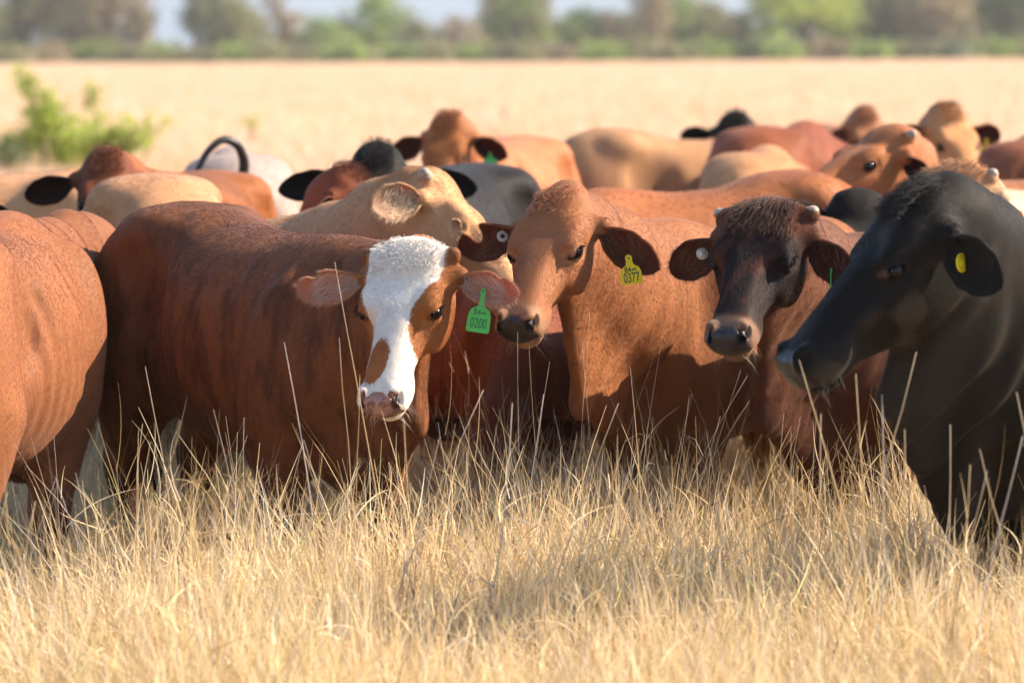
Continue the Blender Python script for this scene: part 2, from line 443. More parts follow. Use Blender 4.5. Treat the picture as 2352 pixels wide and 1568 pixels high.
def add_body(fd, L, H, o):
    """standing body, x forward; L length scale, H height scale, o options"""
    g = o.get('girth', 1.0); hump = o.get('hump', 0.0); lift = o.get('rump', 0.0)
    xs = np.array([-.76, -.70, -.60, -.46, -.30, -.12, .06, .22, .36, .48, .58, .66, .70]) * L
    w = np.array([.06, .155, .215, .245, .25, .275, .285, .265, .235, .205, .165, .11, .04]) * g
    zt = np.array([1.06, 1.15, 1.215, 1.245, 1.23, 1.218, 1.212, 1.212, 1.222, 1.205, 1.14, 1.04, .95]) * H
    zt[:5] += lift; wz = o.get('wz', 0.0); zt[5:] += wz * np.linspace(.3, 1, 8)
    zb = np.array([.98, .80, .66, .62, .585, .545, .52, .51, .505, .51, .55, .64, .78]) * H
    tk = o.get('tuck', 0); zb[-4:] += tk * np.array([.3, .8, .8, .0]); zb = np.minimum(zb, zt - .06)
    fd.loft(xs, w, zt, zb, n=[2.1, 2.2, 2.35, 2.4, 2.3, 2.2, 2.15, 2.15, 2.2, 2.2, 2.1, 2.0, 2.0],
            taper=[0, .1, .15, .1, .05, 0, 0, .02, .1, .15, .2, .2, .2], k=.06)
    zr = H * 1.0
    for y in (-1, 1):
        fd.ell([-.42 * L, y * .165 * g, 1.15 * H + lift], [.075, .05, .045], k=.10)                 # hook bone
        fd.ell([-.70 * L, y * .085 * g, 1.06 * H + lift], [.055, .04, .045], k=.06)                  # pin bone
        fd.ell([-.56 * L, y * .150 * g, .86 * H], [.17 * L, .105, .27], k=.07)                       # thigh
        fd.ell([-.30 * L, y * .24 * g, 1.0 * H], [.085, .03, .11], k=.10, sub=True)                  # flank hollow
        M = rot_from((.25, 0, 1), (0, 1, 0))
        fd.ell([.37 * L, y * .165 * g, .88 * H + o.get('wz', 0.0)], [.27, .075, .115], M=M, k=.07)                      # shoulder
        fd.ell([.50 * L, y * .13 * g, .80 * H], [.09, .08, .13], k=.07)                              # point of shoulder
        fy = y * .135 * g; ofs = .05 * y * o.get('stride', 1)
        fx = .36 * L + ofs
        fd.cone([.38 * L, y * .15 * g, .72 * H], [fx, fy, .40 * H], .105, .052, k=.05)
        fd.cone([fx, fy, .40 * H], [fx + .01, fy, .36 * H], .050, .047, k=.03)
        fd.cone([fx + .005, fy, .36 * H], [fx - .005, fy, .12 * H], .036, .030, k=.03)
        fd.cone([fx - .005, fy, .12 * H], [fx + .03, fy, .03], .037, .042, k=.02)
        hy = y * .15 * g; hx = -.60 * L - ofs
        fd.cone([-.50 * L, hy, .74 * H], [hx - .04, hy, .46 * H], .125, .058, k=.06)
        fd.cone([hx - .06, hy, .47 * H], [hx - .05, hy, .40 * H], .050, .043, k=.03)
        fd.cone([hx - .05, hy, .40 * H], [hx - .01, hy, .12 * H], .038, .031, k=.03)
        fd.cone([hx - .01, hy, .12 * H], [hx + .03, hy, .03], .037, .043, k=.02)
    fd.ell([.34 * L, 0, 1.19 * H + wz], [.16, .055, .045], k=.08)                                          # withers
    if hump > 0: fd.ell([.40 * L, 0, 1.20 * H + hump * .4], [.14, .07, .05 + hump], k=.08)
    if not tk: fd.ell([.52 * L, 0, .62 * H], [.13, .09, .14], k=.08)                                             # brisket
    # tail
    tl = o.get('tail', 'down')
    z0 = 1.12 * H + lift
    if tl == 'down':
        pts = [(-.68 * L, 0, z0), (-.775 * L, 0, z0 - .03), (-.80 * L, 0, z0 - .20), (-.78 * L, .01, z0 - .45), (-.77 * L, .02, z0 - .62)]
    else:
        pts = [(-.66 * L, 0, z0)] + tl
    rr = np.linspace(.034, .012, len(pts))
    for i in range(len(pts) - 1 if tl == 'down' else 0): fd.cone(pts[i], pts[i + 1], rr[i], rr[i + 1], k=.03)
    return pts

def add_neck(fd, L, H, F, s, o):
    g = o.get('girth', 1.0)
    wz = o.get('wz', 0.0); a = np.array([.42 * L, 0, .94 * H + wz * .8]); hb = F[0] + np.array([-.005, 0, -.095]) * s @ F[1]
    if not isinstance(hb, np.ndarray): hb = np.array(hb)
    back = -F[1][0] * .5 + np.array([-.5, 0, -.2])
    m = (a + hb) / 2 + np.array(o.get('neck_bend', (0.02, 0, -.02)))
    side0 = np.array([0, 1, 0.]); side1 = F[1][1]
    q = [a, (a * .45 + m * .55), m, (m * .4 + hb * .6), hb]
    wa = [.19 * g, .15 * g, .118 * g, .092 * s / .95, .078 * s]; wb = [.27 * H, .235 * H, .19, .150 * s, .118 * s]
    nk = o.get('neck', 1.0)
    for i in range(4):
        t = (i + .5) / 4; sd = side0 * (1 - t) + side1 * t
        fd.tube(q[i], q[i + 1], (wa[i] * nk, wb[i] * nk), (wa[i + 1] * nk, wb[i + 1] * nk), sd, k=.055)
    # dewlap
    dw = o.get('dewlap', .09)
    if dw > 0:
        up = np.cross(hb - a, side0); up /= np.linalg.norm(up)
        if up[2] < 0: up = -up
        jaw = F[0] + np.array([.10, 0, -.19]) * s @ F[1]
        p0 = a + np.array([.13 * L, 0, -.34 * H]); p1 = m - up * (.17 + dw) ; p2 = jaw
        fd.tube(p0, p1, (.05, .10), (.028, .09), side0, k=.08)
        fd.tube(p1, p2, (.028, .09), (.026, .05), (side0 + side1) / 2, k=.07)

def ear_mesh(F, s, side, e):
    """leaf-shaped cupped ear; e: len, wid, out (direction in head frame), open (opening normal), curl, bend, bite list"""
    ns, nc = 30, 15
    Ln = e.get('len', .20) * s; Wd = e.get('wid', .062) * s
    p_ = R(e.get('pitch', 50)); dn = Vector((math.sin(p_), 0, -math.cos(p_))); fo = Vector((math.cos(p_), 0, math.sin(p_)))
    out = Vector((0, 1, 0)) + dn * e.get('drop', .15) - fo * e.get('back', .15)
    op = fo + dn * e.get('od', .25) + Vector((0, e.get('oo', 0), 0))
    out.y *= side; op.y *= side
    x = out.normalized(); z = (op - x * op.dot(x)).normalized(); y = z.cross(x)
    X, Y, Z = (np.array(v) for v in (x, y, z))
    base = np.array([.040, side * .112 * e.get('fw', 1.0), -.072]) * s
    sv = np.linspace(0, 1, ns)
    fx, fy = smoothcurve([0, .10, .28, .5, .7, .85, .95, 1.0], [.42, .52, .86, 1.0, .90, .66, .38, .06], 200)
    wv = np.interp(sv, fx, fy) * Wd
    al0 = e.get('cup', 1.0)
    ax_, ay_ = smoothcurve([0, .15, .35, .7, 1.0], [2.5, 2.0, 1.15, .75, .5], 200)
    al = np.interp(sv, ax_, ay_) * al0; al = np.minimum(al, 2.7)
    rng = np.random.RandomState(e.get('seed', 3))
    droop = e.get('droop', .0); bend = e.get('bend', .10)
    outer = np.zeros((ns, nc, 3)); inner = np.zeros((ns, nc, 3))
    for i in range(ns):
        t = sv[i]; Rr = wv[i] / al[i]
        tmax_hi, tmax_lo = al[i], al[i]
        for (c0, c1, depth, edge) in e.get('bite', []):
            if c0 < t < c1:
                q = math.sin((t - c0) / (c1 - c0) * math.pi) ** .5 * depth
                if edge > 0: tmax_hi -= 2 * al[i] * q
                else: tmax_lo -= 2 * al[i] * q
        th = np.linspace(-tmax_lo, tmax_hi, nc)
        c = X * (Ln * t) + Z * (bend * Ln * t * t) + np.array([-droop * Ln * t * t, 0, 0]) * 0
        c = c + np.array(e.get('sag', (0, 0, 0))) * s * t * t
        rf = 1 + .02 * math.sin(t * 23 + e.get('seed', 3))
        pts = c + Y * (Rr * np.sin(th) * rf)[:, None] + Z * (Rr - Rr * np.cos(th))[:, None]
        nrm = -(Y * np.sin(th)[:, None] - Z * np.cos(th)[:, None])      # towards the inside of the cup
        tk = .0055 * s * (1 - .55 * (np.abs(th) / al[i]) ** 2) * (1 - .5 * t) + .0015
        outer[i] = pts - nrm * tk[:, None]; inner[i] = pts + nrm * tk[:, None] * .6
    wob = rng.randn(ns, nc) * .0
    V = np.concatenate([outer.reshape(-1, 3), inner.reshape(-1, 3)]) + base
    Fc = []; o2 = ns * nc
    for i in range(ns - 1):
        for j in range(nc - 1):
            a, b_, c, d = i * nc + j, i * nc + j + 1, (i + 1) * nc + j + 1, (i + 1) * nc + j
            Fc.append([a, b_, c, d]); Fc.append([o2 + d, o2 + c, o2 + b_, o2 + a])
        for j in (0, nc - 1):
            a, d = i * nc + j, (i + 1) * nc + j
            Fc.append([a, d, o2 + d, o2 + a] if j == 0 else [d, a, o2 + a, o2 + d])
    for j in range(nc - 1):
        for i in (0, ns - 1):
            a, b_ = i * nc + j, i * nc + j + 1
            Fc.append([b_, a, o2 + a, o2 + b_] if i == 0 else [a, b_, o2 + b_, o2 + a])
    if side < 0: Fc = [f[::-1] for f in Fc]
    W3 = F[0] + V @ F[1]
    tt = np.repeat(sv, nc); ins = np.concatenate([np.zeros(o2), np.ones(o2)]); tt = np.concatenate([tt, tt])
    cc = np.tile(np.abs(np.linspace(-1, 1, nc)), 2 * ns)
    fr = dict(base=F[0] + base @ F[1], X=X @ F[1], Y=Y @ F[1], Z=Z @ F[1], inner=(F[0] + (inner.reshape(-1, 3) + base) @ F[1]).reshape(ns, nc, 3),
              outer=(F[0] + (outer.reshape(-1, 3) + base) @ F[1]).reshape(ns, nc, 3))
    return W3, Fc, tt, ins, cc, fr

def set_attr(me, name, typ, arr):
    a = me.attributes.new(name, typ, 'POINT')
    if typ == 'FLOAT': a.data.foreach_set('value', np.ascontiguousarray(arr, np.float32))
    elif typ == 'FLOAT_VECTOR': a.data.foreach_set('vector', np.ascontiguousarray(arr, np.float32).ravel())
    else:
        c = np.ones((len(arr), 4), np.float32); c[:, :3] = arr; a.data.foreach_set('color', c.ravel())

def tube_mesh(pts, radii, n=8):
    V = []; Fc = []
    pts = [Vector(p) for p in pts]
    for i, p in enumerate(pts):
        t = (pts[min(i + 1, len(pts) - 1)] - pts[max(i - 1, 0)]).normalized()
        a = t.orthogonal().normalized() if i == 0 else (pa - t * pa.dot(t)).normalized()
        pa = a; b_ = t.cross(a)
        for j in range(n):
            an = 2 * math.pi * j / n
            V.append(tuple(p + (a * math.cos(an) + b_ * math.sin(an)) * radii[i]))
    for i in range(len(pts) - 1):
        for j in range(n):
            Fc.append([i * n + j, i * n + (j + 1) % n, (i + 1) * n + (j + 1) % n, (i + 1) * n + j])
    Fc.append([j for j in range(n)][::-1]); Fc.append([(len(pts) - 1) * n + j for j in range(n)])
    return V, Fc

def sphere_mesh(c, r, F=None, n=16, m=12):
    V = []; Fc = []
    for i in range(m + 1):
        th = math.pi * i / m
        for j in range(n):
            ph = 2 * math.pi * j / n
            V.append([c[0] + r[0] * math.sin(th) * math.cos(ph), c[1] + r[1] * math.sin(th) * math.sin(ph), c[2] + r[2] * math.cos(th)])
    for i in range(m):
        for j in range(n): Fc.append([i * n + j, (i + 1) * n + j, (i + 1) * n + (j + 1) % n, i * n + (j + 1) % n])
    V = np.array(V)
    if F is not None: V = F[0] + V @ F[1]
    return V, Fc

def strands(name, roots, tips, rad, mat, parent, seg=4, bow=None):
    """real hairs: thin tapering three-sided spikes from roots to tips"""
    n = len(roots); roots = np.array(roots); tips = np.array(tips); d = tips - roots
    ln = np.linalg.norm(d, axis=1, keepdims=True); dn = d / np.maximum(ln, 1e-9)
    ref = np.tile([0.3, 0.5, 0.8], (n, 1)); a = np.cross(dn, ref); a /= np.maximum(np.linalg.norm(a, axis=1, keepdims=True), 1e-9); b_ = np.cross(dn, a)
    V = np.zeros((n, seg, 3, 3))
    for k in range(seg):
        t = k / (seg - 1); p = roots + d * t
        if bow is not None: p = p + bow * (t * t)
        r = rad * (1 - .92 * t)
        for j in range(3):
            an = 2 * math.pi * j / 3; V[:, k, j] = p + (a * math.cos(an) + b_ * math.sin(an)) * r
    base = (np.arange(n) * seg * 3)[:, None, None, None]
    k = np.arange(seg - 1)[None, :, None]; j = np.arange(3)[None, None, :]
    q = np.stack([k * 3 + j, k * 3 + (j + 1) % 3, (k + 1) * 3 + (j + 1) % 3, (k + 1) * 3 + j], -1) + base
    o = link_mesh(name, V.reshape(-1, 3), q.reshape(-1, 4), mat, parent)
    return o
def cow(sp):
    L, H = sp.get('L', 1.0), sp.get('H', 1.0)
    psi = R(sp['yaw']); c, s_ = math.cos(psi), math.sin(psi)
    bx, bd = sp['body']
    root = np.array([(bx - 1176) / FPX * bd, bd, 0.0])
    Rw = np.array([[c, s_, 0], [-s_, c, 0], [0, 0, 1.0]])          # rows: local axes in world
    toL = lambda p: (np.array(p) - root) @ Rw.T
    hx, hy, hd, hyaw, hpitch, hroll = sp['head']
    hs = sp.get('hs', 1.0)
    hp = toL(W(hx, hy, hd)); a = R(hyaw) - psi; p = R(hpitch)
    f = Vector((math.cos(a) * math.cos(p), math.sin(a) * math.cos(p), -math.sin(p)))
    u = Vector((math.cos(a) * math.sin(p), math.sin(a) * math.sin(p), math.cos(p)))
    u.rotate(Matrix.Rotation(R(hroll), 3, f))
    F = (hp, rot_from(f, u))
    fd = Field()
    o = sp.get('o', {})
    add_body(fd, L, H, o)
    add_neck(fd, L, H, F, hs, o)
    add_head(fd, F, hs, o)
    if 'post' in sp: fd.post = sp['post'](F, hs, L, H)
    lev = sp.get('lev', 0)
    h = {0: .034, 1: .026, 2: .022}[lev]
    V, lo = fd.grid(h)
    P, Fc = surface_nets(V, lo, h)
    P = lap(P, Fc, 1, .5)
    P, Fc = subdivide(P, Fc)
    P = lap(P, Fc, 1, .5)
    P = fd.project(P, 3)
    P = lap(P, Fc, 2, .35); P = fd.project(P, 2 if lev else 1)
    faces = Fc
    def hl(P): return (P - F[0]) @ F[1].T / hs
    if lev >= 1:
        fl = Fc.tolist()
        for it in range(lev):
            fc = np.array([P[q].mean(0) for q in fl]) if it else P[Fc].mean(1)
            q = hl(fc)
            if it == 0: sel = (q[:, 0] > -.12) & (np.linalg.norm(q - np.array([.2, 0, -.1]), axis=1) < .45) & (np.abs(q[:, 1]) < .17)
            else: sel = (q[:, 0] > -.05) & (q[:, 0] < .55) & (np.abs(q[:, 1]) < .14) & (q[:, 2] > -.21)
            P, fl = subdivide_region(P, fl, sel)
            m = np.linalg.norm(hl(P) - np.array([.2, 0, -.1]), axis=1) < .5
            P[m] = fd.project(P[m], 3)
        faces = fl
    nb = len(P)
    # ---- ears become part of the same skin
    allV = [P]; allF = faces if isinstance(faces, list) else faces.tolist(); allF = list(allF)
    eartt = [np.full(nb, -1.0)]; earin = [np.zeros(nb)]; earc = [np.zeros(nb)]
    frs = {}
    for key, side in (('earL', 1), ('earR', -1)):
        e = dict(o.get('ear', {})); e.update(o.get(key, {}))
        if e.get('off'): continue
        e.setdefault('fw', o.get('fw', 1.0)); e.setdefault('pitch', hpitch)
        V2, F2, tt, ins, cc, fr = ear_mesh(F, hs, side, e)
        off = sum(len(v) for v in allV)
        allF += [[i + off for i in q] for q in F2]
        allV.append(V2); eartt.append(tt); earin.append(ins); earc.append(cc); frs[key] = fr
    P = np.concatenate(allV); tt = np.concatenate(eartt); ins = np.concatenate(earin); cc = np.concatenate(earc)
    ob = link_mesh('cow', P, allF, M_COAT)
    me = ob.data
    ob.location = root.tolist(); ob.rotation_euler = (0, 0, psi)
    tag(ob, sp['label'], sp.get('cat', 'cow'), 'cattle standing in the herd')
    Hl = hl(P)
    cx = np.clip(Hl[:, 0], 0, .46)
    hw = 1 - sm(np.linalg.norm(Hl - np.stack([cx, 0 * cx, -.10 + 0 * cx], 1), axis=1), .135, .185)
    n = len(P)
    D = dict(P=P, H=Hl, hw=hw, t=tt, ins=ins, cc=cc, ear=tt >= 0, L=L, Hh=H, n=n, F=F,
             coat=np.tile(srgb(150, 82, 45), (n, 1)), coat2=np.tile(np.array([.72, .68, .64]), (n, 1)),
             msk=np.full(n, -1.0), brin=np.zeros(n), wet=np.zeros(n), awake=.25 if sp.get('asleep') else 1.0)
    sp['paint'](D)
    q = Hl
    nose = noseplate(D)
    D['wet'] = nose * (1 - D['ear'])
    D['coat'] = np.clip(D['coat'], 0, 1) ** 1.12 * .90
    for nm in ('coat', 'coat2'): set_attr(me, nm, 'FLOAT_COLOR', np.clip(D[nm], 0, 1))
    for nm in ('msk', 'brin', 'wet'): set_attr(me, nm, 'FLOAT', D[nm])
    set_attr(me, 'hd', 'FLOAT', hw); set_attr(me, 'thin', 'FLOAT', np.where(D['ear'], sm(tt, .12, .3), 0))
    set_attr(me, 'lp', 'FLOAT_VECTOR', P * 1.0 + np.array(sp.get('seed', (0, 0, 0))))
    # ---- eyes
    if isinstance(o.get('tail'), list):
        q_ = np.array([(-.70 * L, 0, 1.12 * H)] + o['tail']); u_ = np.arange(len(q_)); n_ = 40
        q_ = np.stack([smoothcurve(u_, q_[:, i], n_)[1] for i in range(3)], 1); q_[1:-1] = (q_[:-2] + 2 * q_[1:-1] + q_[2:]) / 4
        V2, F2 = tube_mesh(q_.tolist(), np.linspace(.022, .010, n_), 8); link_mesh('tail', V2, F2, M_HAIR_DARK, ob)
    if not sp.get('asleep'):
        for y in (1, -1):
            ce = np.array([.183, y * (.0985 * o.get('fw', 1.0) - .0015), -.053]) * hs
            V2, F2 = sphere_mesh(ce, np.array([.0205, .0155, .0185]) * hs, F)
            link_mesh('eye', V2, F2, M_EYE, ob)
    # ---- horns
    for y, ln in o.get('horns', ()):
        b0 = np.array([-.004, y * .096 * o.get('fw', 1.0) * o.get('pw', 1.0), -.020]) * hs
        d = np.array(o.get('horn_dir', (-.22, y * 1.0, .12))) * np.array([1, y if o.get('horn_dir') else 1, 1]); d = d / np.linalg.norm(d)
        pts = [F[0] + (b0 + d * ln * hs * t + np.array([0, 0, .3 * ln * hs * t * t])) @ F[1] for t in (-.35, 0, .3, .6, .85, .97, 1.0)]
        rr = np.array([.025, .0245, .0235, .021, .0165, .009, .001]) * hs * o.get('horn_r', 1.0)
        V2, F2 = tube_mesh(pts, rr, 12)
        link_mesh('horn', V2, F2, M_HORN, ob)
    # ---- tail switch
    if o.get('switch', True) and sp.get('tailpts', True):
        rng = np.random.RandomState(5)
        tl = o.get('tail', 'down')
        if tl == 'down':
            e0 = np.array([-.77 * L, .02, 1.12 * H - .60])
            r0 = e0 + rng.randn(160, 3) * .012; t0 = r0 + np.array([0, 0, -.26]) + rng.randn(160, 3) * .03
            strands('tail_switch', r0, t0, .003, sp.get('switch_mat', M_HAIR_DARK), ob)
    sp['ob'] = ob; sp['F'] = F; sp['fr'] = frs; sp['D'] = D; sp['hs'] = hs
    return ob

def noseplate(D):
    q = D['H']
    x, y, z = q[:, 0], q[:, 1], q[:, 2]
    k = (x - .462) + (z + .060) * .10
    side = .066 - np.abs(y) - .15 * (z + .09)
    top = -.046 - z
    low = z + .143
    return sm(np.minimum(np.minimum(k, side), np.minimum(top * 1.6 + .004, low)), 0, .012)

def eyemask(D, rx=.045, rz=.032):
    q = D['H']; fw = D.get('fw', 1.0)
    e = np.sqrt(((q[:, 0] - .182) / rx) ** 2 + ((np.abs(q[:, 1]) - .098 * fw) / .05) ** 2 + ((q[:, 2] + .052) / rz) ** 2)
    return 1 - sm(e, .55, 1.1)

def nostril_in(D):
    q = D['H']
    e = np.sqrt(((q[:, 0] - .488) / .036) ** 2 + ((np.abs(q[:, 1]) - .050) / .013) ** 2 + ((q[:, 2] + .072) / .02) ** 2)
    return 1 - sm(e, .6, 1.0)

def blend(a, b, f): return a * (1 - f[:, None]) + np.asarray(b) * f[:, None]

def vnoise(P, sc, seed=0):
    """cheap smooth value noise in [-1, 1]"""
    rng = np.random.RandomState(seed); out = np.zeros(len(P))
    for i in range(7):
        k = rng.randn(3) * sc; out += np.sin(P @ k + rng.rand() * 6.28)
    return out / 3.2

def paint_std(base, belly=None, muzzle=(.035, .028, .028), ring=None, face=None, eyer=None, earin=(.16, .07, .045), earout=None, legs=None, brin=0.0, var=.12, seed=1, top=None):
    def f(D):
        n = D['n']; P = D['P']; q = D['H']; ear = D['ear']
        c = np.tile(np.array(base, float), (n, 1)) * (1 + var * vnoise(P, 5, seed))[:, None]
        if belly is not None: c = blend(c, belly, (1 - sm(P[:, 2] / D['Hh'], .42, .72)) * (1 - D['hw']) * (~ear))
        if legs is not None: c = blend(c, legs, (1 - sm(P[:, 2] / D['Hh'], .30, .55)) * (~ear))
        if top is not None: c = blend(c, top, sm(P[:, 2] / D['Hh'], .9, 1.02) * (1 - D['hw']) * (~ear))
        if face is not None:
            w = D['hw'] * sm(q[:, 0] + vnoise(P, 30, seed + 1) * .02, face[1], face[2]) * sm(q[:, 2] + .2, face[3], face[3] + .08) * (~ear)
            c = blend(c, face[0], w)
        if ring is not None:
            w = D['hw'] * (sm(q[:, 0] + vnoise(P, 40, 3) * .006, .405, .44)) * (~ear)
            c = blend(c, ring, w * .9)
        if eyer is not None: c = blend(c, eyer[0], eyemask(D, eyer[1], eyer[2]) * eyer[3] * (~ear))
        nz = noseplate(D) * (~ear)
        mm = np.array(muzzle)
        c = blend(c, mm, nz)
        c = blend(c, (.006, .004, .004), nostril_in(D) * (~ear))  # shade inside the nostrils, put into the coat colour
        lid = np.sqrt(((q[:, 0] - .183) / .027) ** 2 + ((q[:, 2] + .053) / .019) ** 2)
        c = blend(c, (.025, .013, .011), (1 - sm(lid, .95, 1.2)) * (np.abs(q[:, 1]) > .07) * (~ear) * D['hw'] * D.get('awake', 1.0))
        eo = np.array(base if earout is None else earout)
        e = np.tile(eo, (n, 1)); e = blend(e, earin, D['ins'] * (1 - .5 * sm(D['cc'], .7, 1)))
        c[ear] = e[ear]
        # sides blend into the skull at the ear root
        r = ear & (D['t'] < .15)
        tear = np.sqrt(((q[:, 0] - .212) / .016) ** 2 + ((q[:, 2] + .040) / .012) ** 2 + ((np.abs(q[:, 1]) - .09) / .03) ** 2)
        c = blend(c, np.clip(np.array(base) * 1.0 + (.16, .09, .07), 0, .5), (1 - sm(tear, .5, 1.1)) * .55 * D['hw'] * (~ear))
        D['coat'] = c; D['brin'] = np.full(n, brin) * (1 - D['hw']) * (~ear)
    return f
# ------------------------------------------------------------------ ground
def ground_material():
    b = NB('dry_ground'); tc = b.n('TexCoord').outputs['Object']
    n1 = b.noise(tc, 1.0, 4, 0.6, (.35, .12, 1)); n2 = b.noise(tc, 6, 5, 0.65); n3 = b.noise(tc, 60, 4, 0.6)
    c = b.mix(b.ramp(n1, .35, .65), rgba((.50, .37, .20)), rgba((.60, .47, .28)))
    c = b.mix(b.math('MULTIPLY', b.ramp(n2, .45, .7), .5), c, rgba((.40, .28, .14)))
    c = b.mix(b.math('MULTIPLY', b.ramp(n3, .4, .7), .35), c, rgba((.30, .22, .13)))
    bp = b.n('Bump'); bp.inputs['Strength'].default_value = .8; bp.inputs['Distance'].default_value = .05
    b.set(bp.inputs['Height'], b.math('ADD', n2, n3))
    return b.done(principled(b, Base_Color=c, Roughness=.95, Normal=bp.outputs[0]).outputs[0])

def gz(x, y):
    """gentle roll of the paddock, flat where the herd stands, rising a little far off to the right"""
    return .0030 * max(0.0, y - 60) * .5 * (x / 60.0) * (1 if x > 0 else .25)

def build_ground():
    xs = sorted(set([-900, -500, -300, -200, -130] + list(range(-90, 91, 6)) + [130, 200, 300, 500, 900]))
    ys = sorted(set([-60, -20, 0] + list(range(4, 40, 3)) + list(range(40, 460, 20)) + [600, 900, 1500, 2500]))
    V = [(x, y, gz(max(-90, min(90, x)), min(y, 420))) for y in ys for x in xs]
    nx = len(xs)
    Fc = [[j * nx + i, j * nx + i + 1, (j + 1) * nx + i + 1, (j + 1) * nx + i] for j in range(len(ys) - 1) for i in range(nx - 1)]
    g = link_mesh('ground', V, Fc, ground_material()); tag(g, kind='structure')
    g['label'] = 'dry straw coloured paddock soil under the grass'
build_ground()

# ------------------------------------------------------------------ grass
def grass_material():
    b = NB('dry_grass'); col = b.attr('tint')
    rnd = b.n('ObjectInfo').outputs['Random']
    c = b.mix(rnd, b.mix(1.0, col, rgba((.90, .86, .80)), 'MULTIPLY'), b.mix(1.0, col, rgba((1.1, 1.1, 1.1)), 'MULTIPLY'))
    p = principled(b, Base_Color=c, Roughness=.5); p.inputs['Specular IOR Level'].default_value = .35
    tr = b.n('BsdfTranslucent'); b.set(tr.inputs['Color'], c)
    ms = b.n('MixShader'); ms.inputs[0].default_value = .36
    b.t.links.new(p.outputs[0], ms.inputs[1]); b.t.links.new(tr.outputs[0], ms.inputs[2])
    return b.done(ms.outputs[0])
M_GRASS = grass_material()
STRAW = np.array([(.66, .50, .27), (.72, .58, .35), (.58, .41, .19), (.70, .60, .44), (.50, .36, .18), (.62, .55, .45), (.42, .40, .14), (.76, .63, .40)])
STRAW = STRAW * np.array([1.07, 1.05, 1.04])
SP = np.array([.24, .22, .17, .10, .10, .06, .05, .06])

def blades(rng, n, spread, hmin, hmax, width, lean=.35, seg=5, tints=SP, branch=0.0, droop=.35):
    """a mesh of n curved, tapering ribbons growing from a disc of radius spread"""
    V = []; Fc = []; C = []
    def ribbon(p, d, ln, w, tint, crv):
        side = np.cross(d, rng.randn(3)); side /= np.linalg.norm(side)
        cur = p.copy(); dirv = d.copy(); b0 = len(V)
        for k in range(seg + 1):
            t = k / seg; ww = w * (1 - .86 * t ** 1.4)
            V.append(cur - side * ww); V.append(cur + side * ww); C.append(tint); C.append(tint)
            if k < seg:
                dirv = dirv + crv / seg; dirv /= np.linalg.norm(dirv); cur = cur + dirv * ln / seg
        for k in range(seg):
            a = b0 + 2 * k; Fc.append([a, a + 1, a + 3, a + 2])
        return cur
    for i in range(n):
        r = spread * math.sqrt(rng.rand()); an = rng.rand() * 6.283
        p = np.array([r * math.cos(an), r * math.sin(an), -.02])
        d = np.array([math.cos(an) * r / max(spread, .01) * lean * rng.rand() * 1.4 + rng.randn() * lean * .35, math.sin(an) * r / max(spread, .01) * lean * rng.rand() * 1.4 + rng.randn() * lean * .35, 1.0])
        d /= np.linalg.norm(d); ln = rng.uniform(hmin, hmax) * (.5 + .5 * rng.rand() ** .6)
        tint = STRAW[rng.choice(8, p=tints)] * rng.uniform(.85, 1.1)
        crv = np.array([rng.randn() * .55 + d[0], rng.randn() * .55 + d[1], -droop * rng.rand() * 2])
        q = ribbon(p, d, ln, width * rng.uniform(.6, 1.3), tint, crv)
        if rng.rand() < branch:
            for _ in range(rng.randint(1, 4)):
                s_ = rng.uniform(.35, .85); pp = p + (q - p) * s_ + np.array([0, 0, .02])
                d2 = d + rng.randn(3) * .6; d2[2] = abs(d2[2]) + .2; d2 /= np.linalg.norm(d2)
                ribbon(pp, d2, ln * rng.uniform(.12, .35), width * .7, tint * 1.04, rng.randn(3) * .9)
    return np.array(V), Fc, np.array(C)

protos = bpy.data.collections.new('grass_tufts')
def proto(V, Fc, C):
    me = bpy.data.meshes.new('grass_tuft'); me.from_pydata(V.tolist(), [], Fc); me.materials.append(M_GRASS)
    a = me.attributes.new('tint', 'FLOAT_COLOR', 'POINT'); c = np.ones((len(V), 4), np.float32); c[:, :3] = C; a.data.foreach_set('color', c.ravel())
    o = bpy.data.objects.new('grass_tuft', me); protos.objects.link(o)
rg = np.random.RandomState(11)
for k in range(6): proto(*blades(rg, 120, .13, .26, .46, .0019, .38, 5, branch=.6, droop=.5))        # 0-5 fine tangled clumps
for k in range(4): proto(*blades(rg, 42, .08, .40, .60, .0016, .20, 6, branch=.3, droop=.2))          # 6-9 upright wisps
for k in range(3): proto(*blades(rg, 150, .20, .10, .26, .0024, .9, 4, branch=.4, droop=.8))          # 10-12 matted litter
GREENISH = np.array([.12, .10, .12, .05, .10, .04, .45, .02])
for k in range(2): proto(*blades(rg, 90, .12, .16, .34, .0022, .4, 5, tints=GREENISH, branch=.3))     # 13-14 greener tufts
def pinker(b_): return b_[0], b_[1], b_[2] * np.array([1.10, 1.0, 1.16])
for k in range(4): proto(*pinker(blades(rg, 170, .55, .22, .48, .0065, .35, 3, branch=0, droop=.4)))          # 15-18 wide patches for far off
FARG = np.array([.12, .10, .20, .10, .20, .08, .18, .02])
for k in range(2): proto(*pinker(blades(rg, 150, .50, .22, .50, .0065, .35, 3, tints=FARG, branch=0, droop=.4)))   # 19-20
for k in range(3): proto(*blades(rg, 26, .12, .25, .50, .0042, .45, 6, branch=.2, droop=.5))   # 21-23 broad dead leaves
NPRO = 24

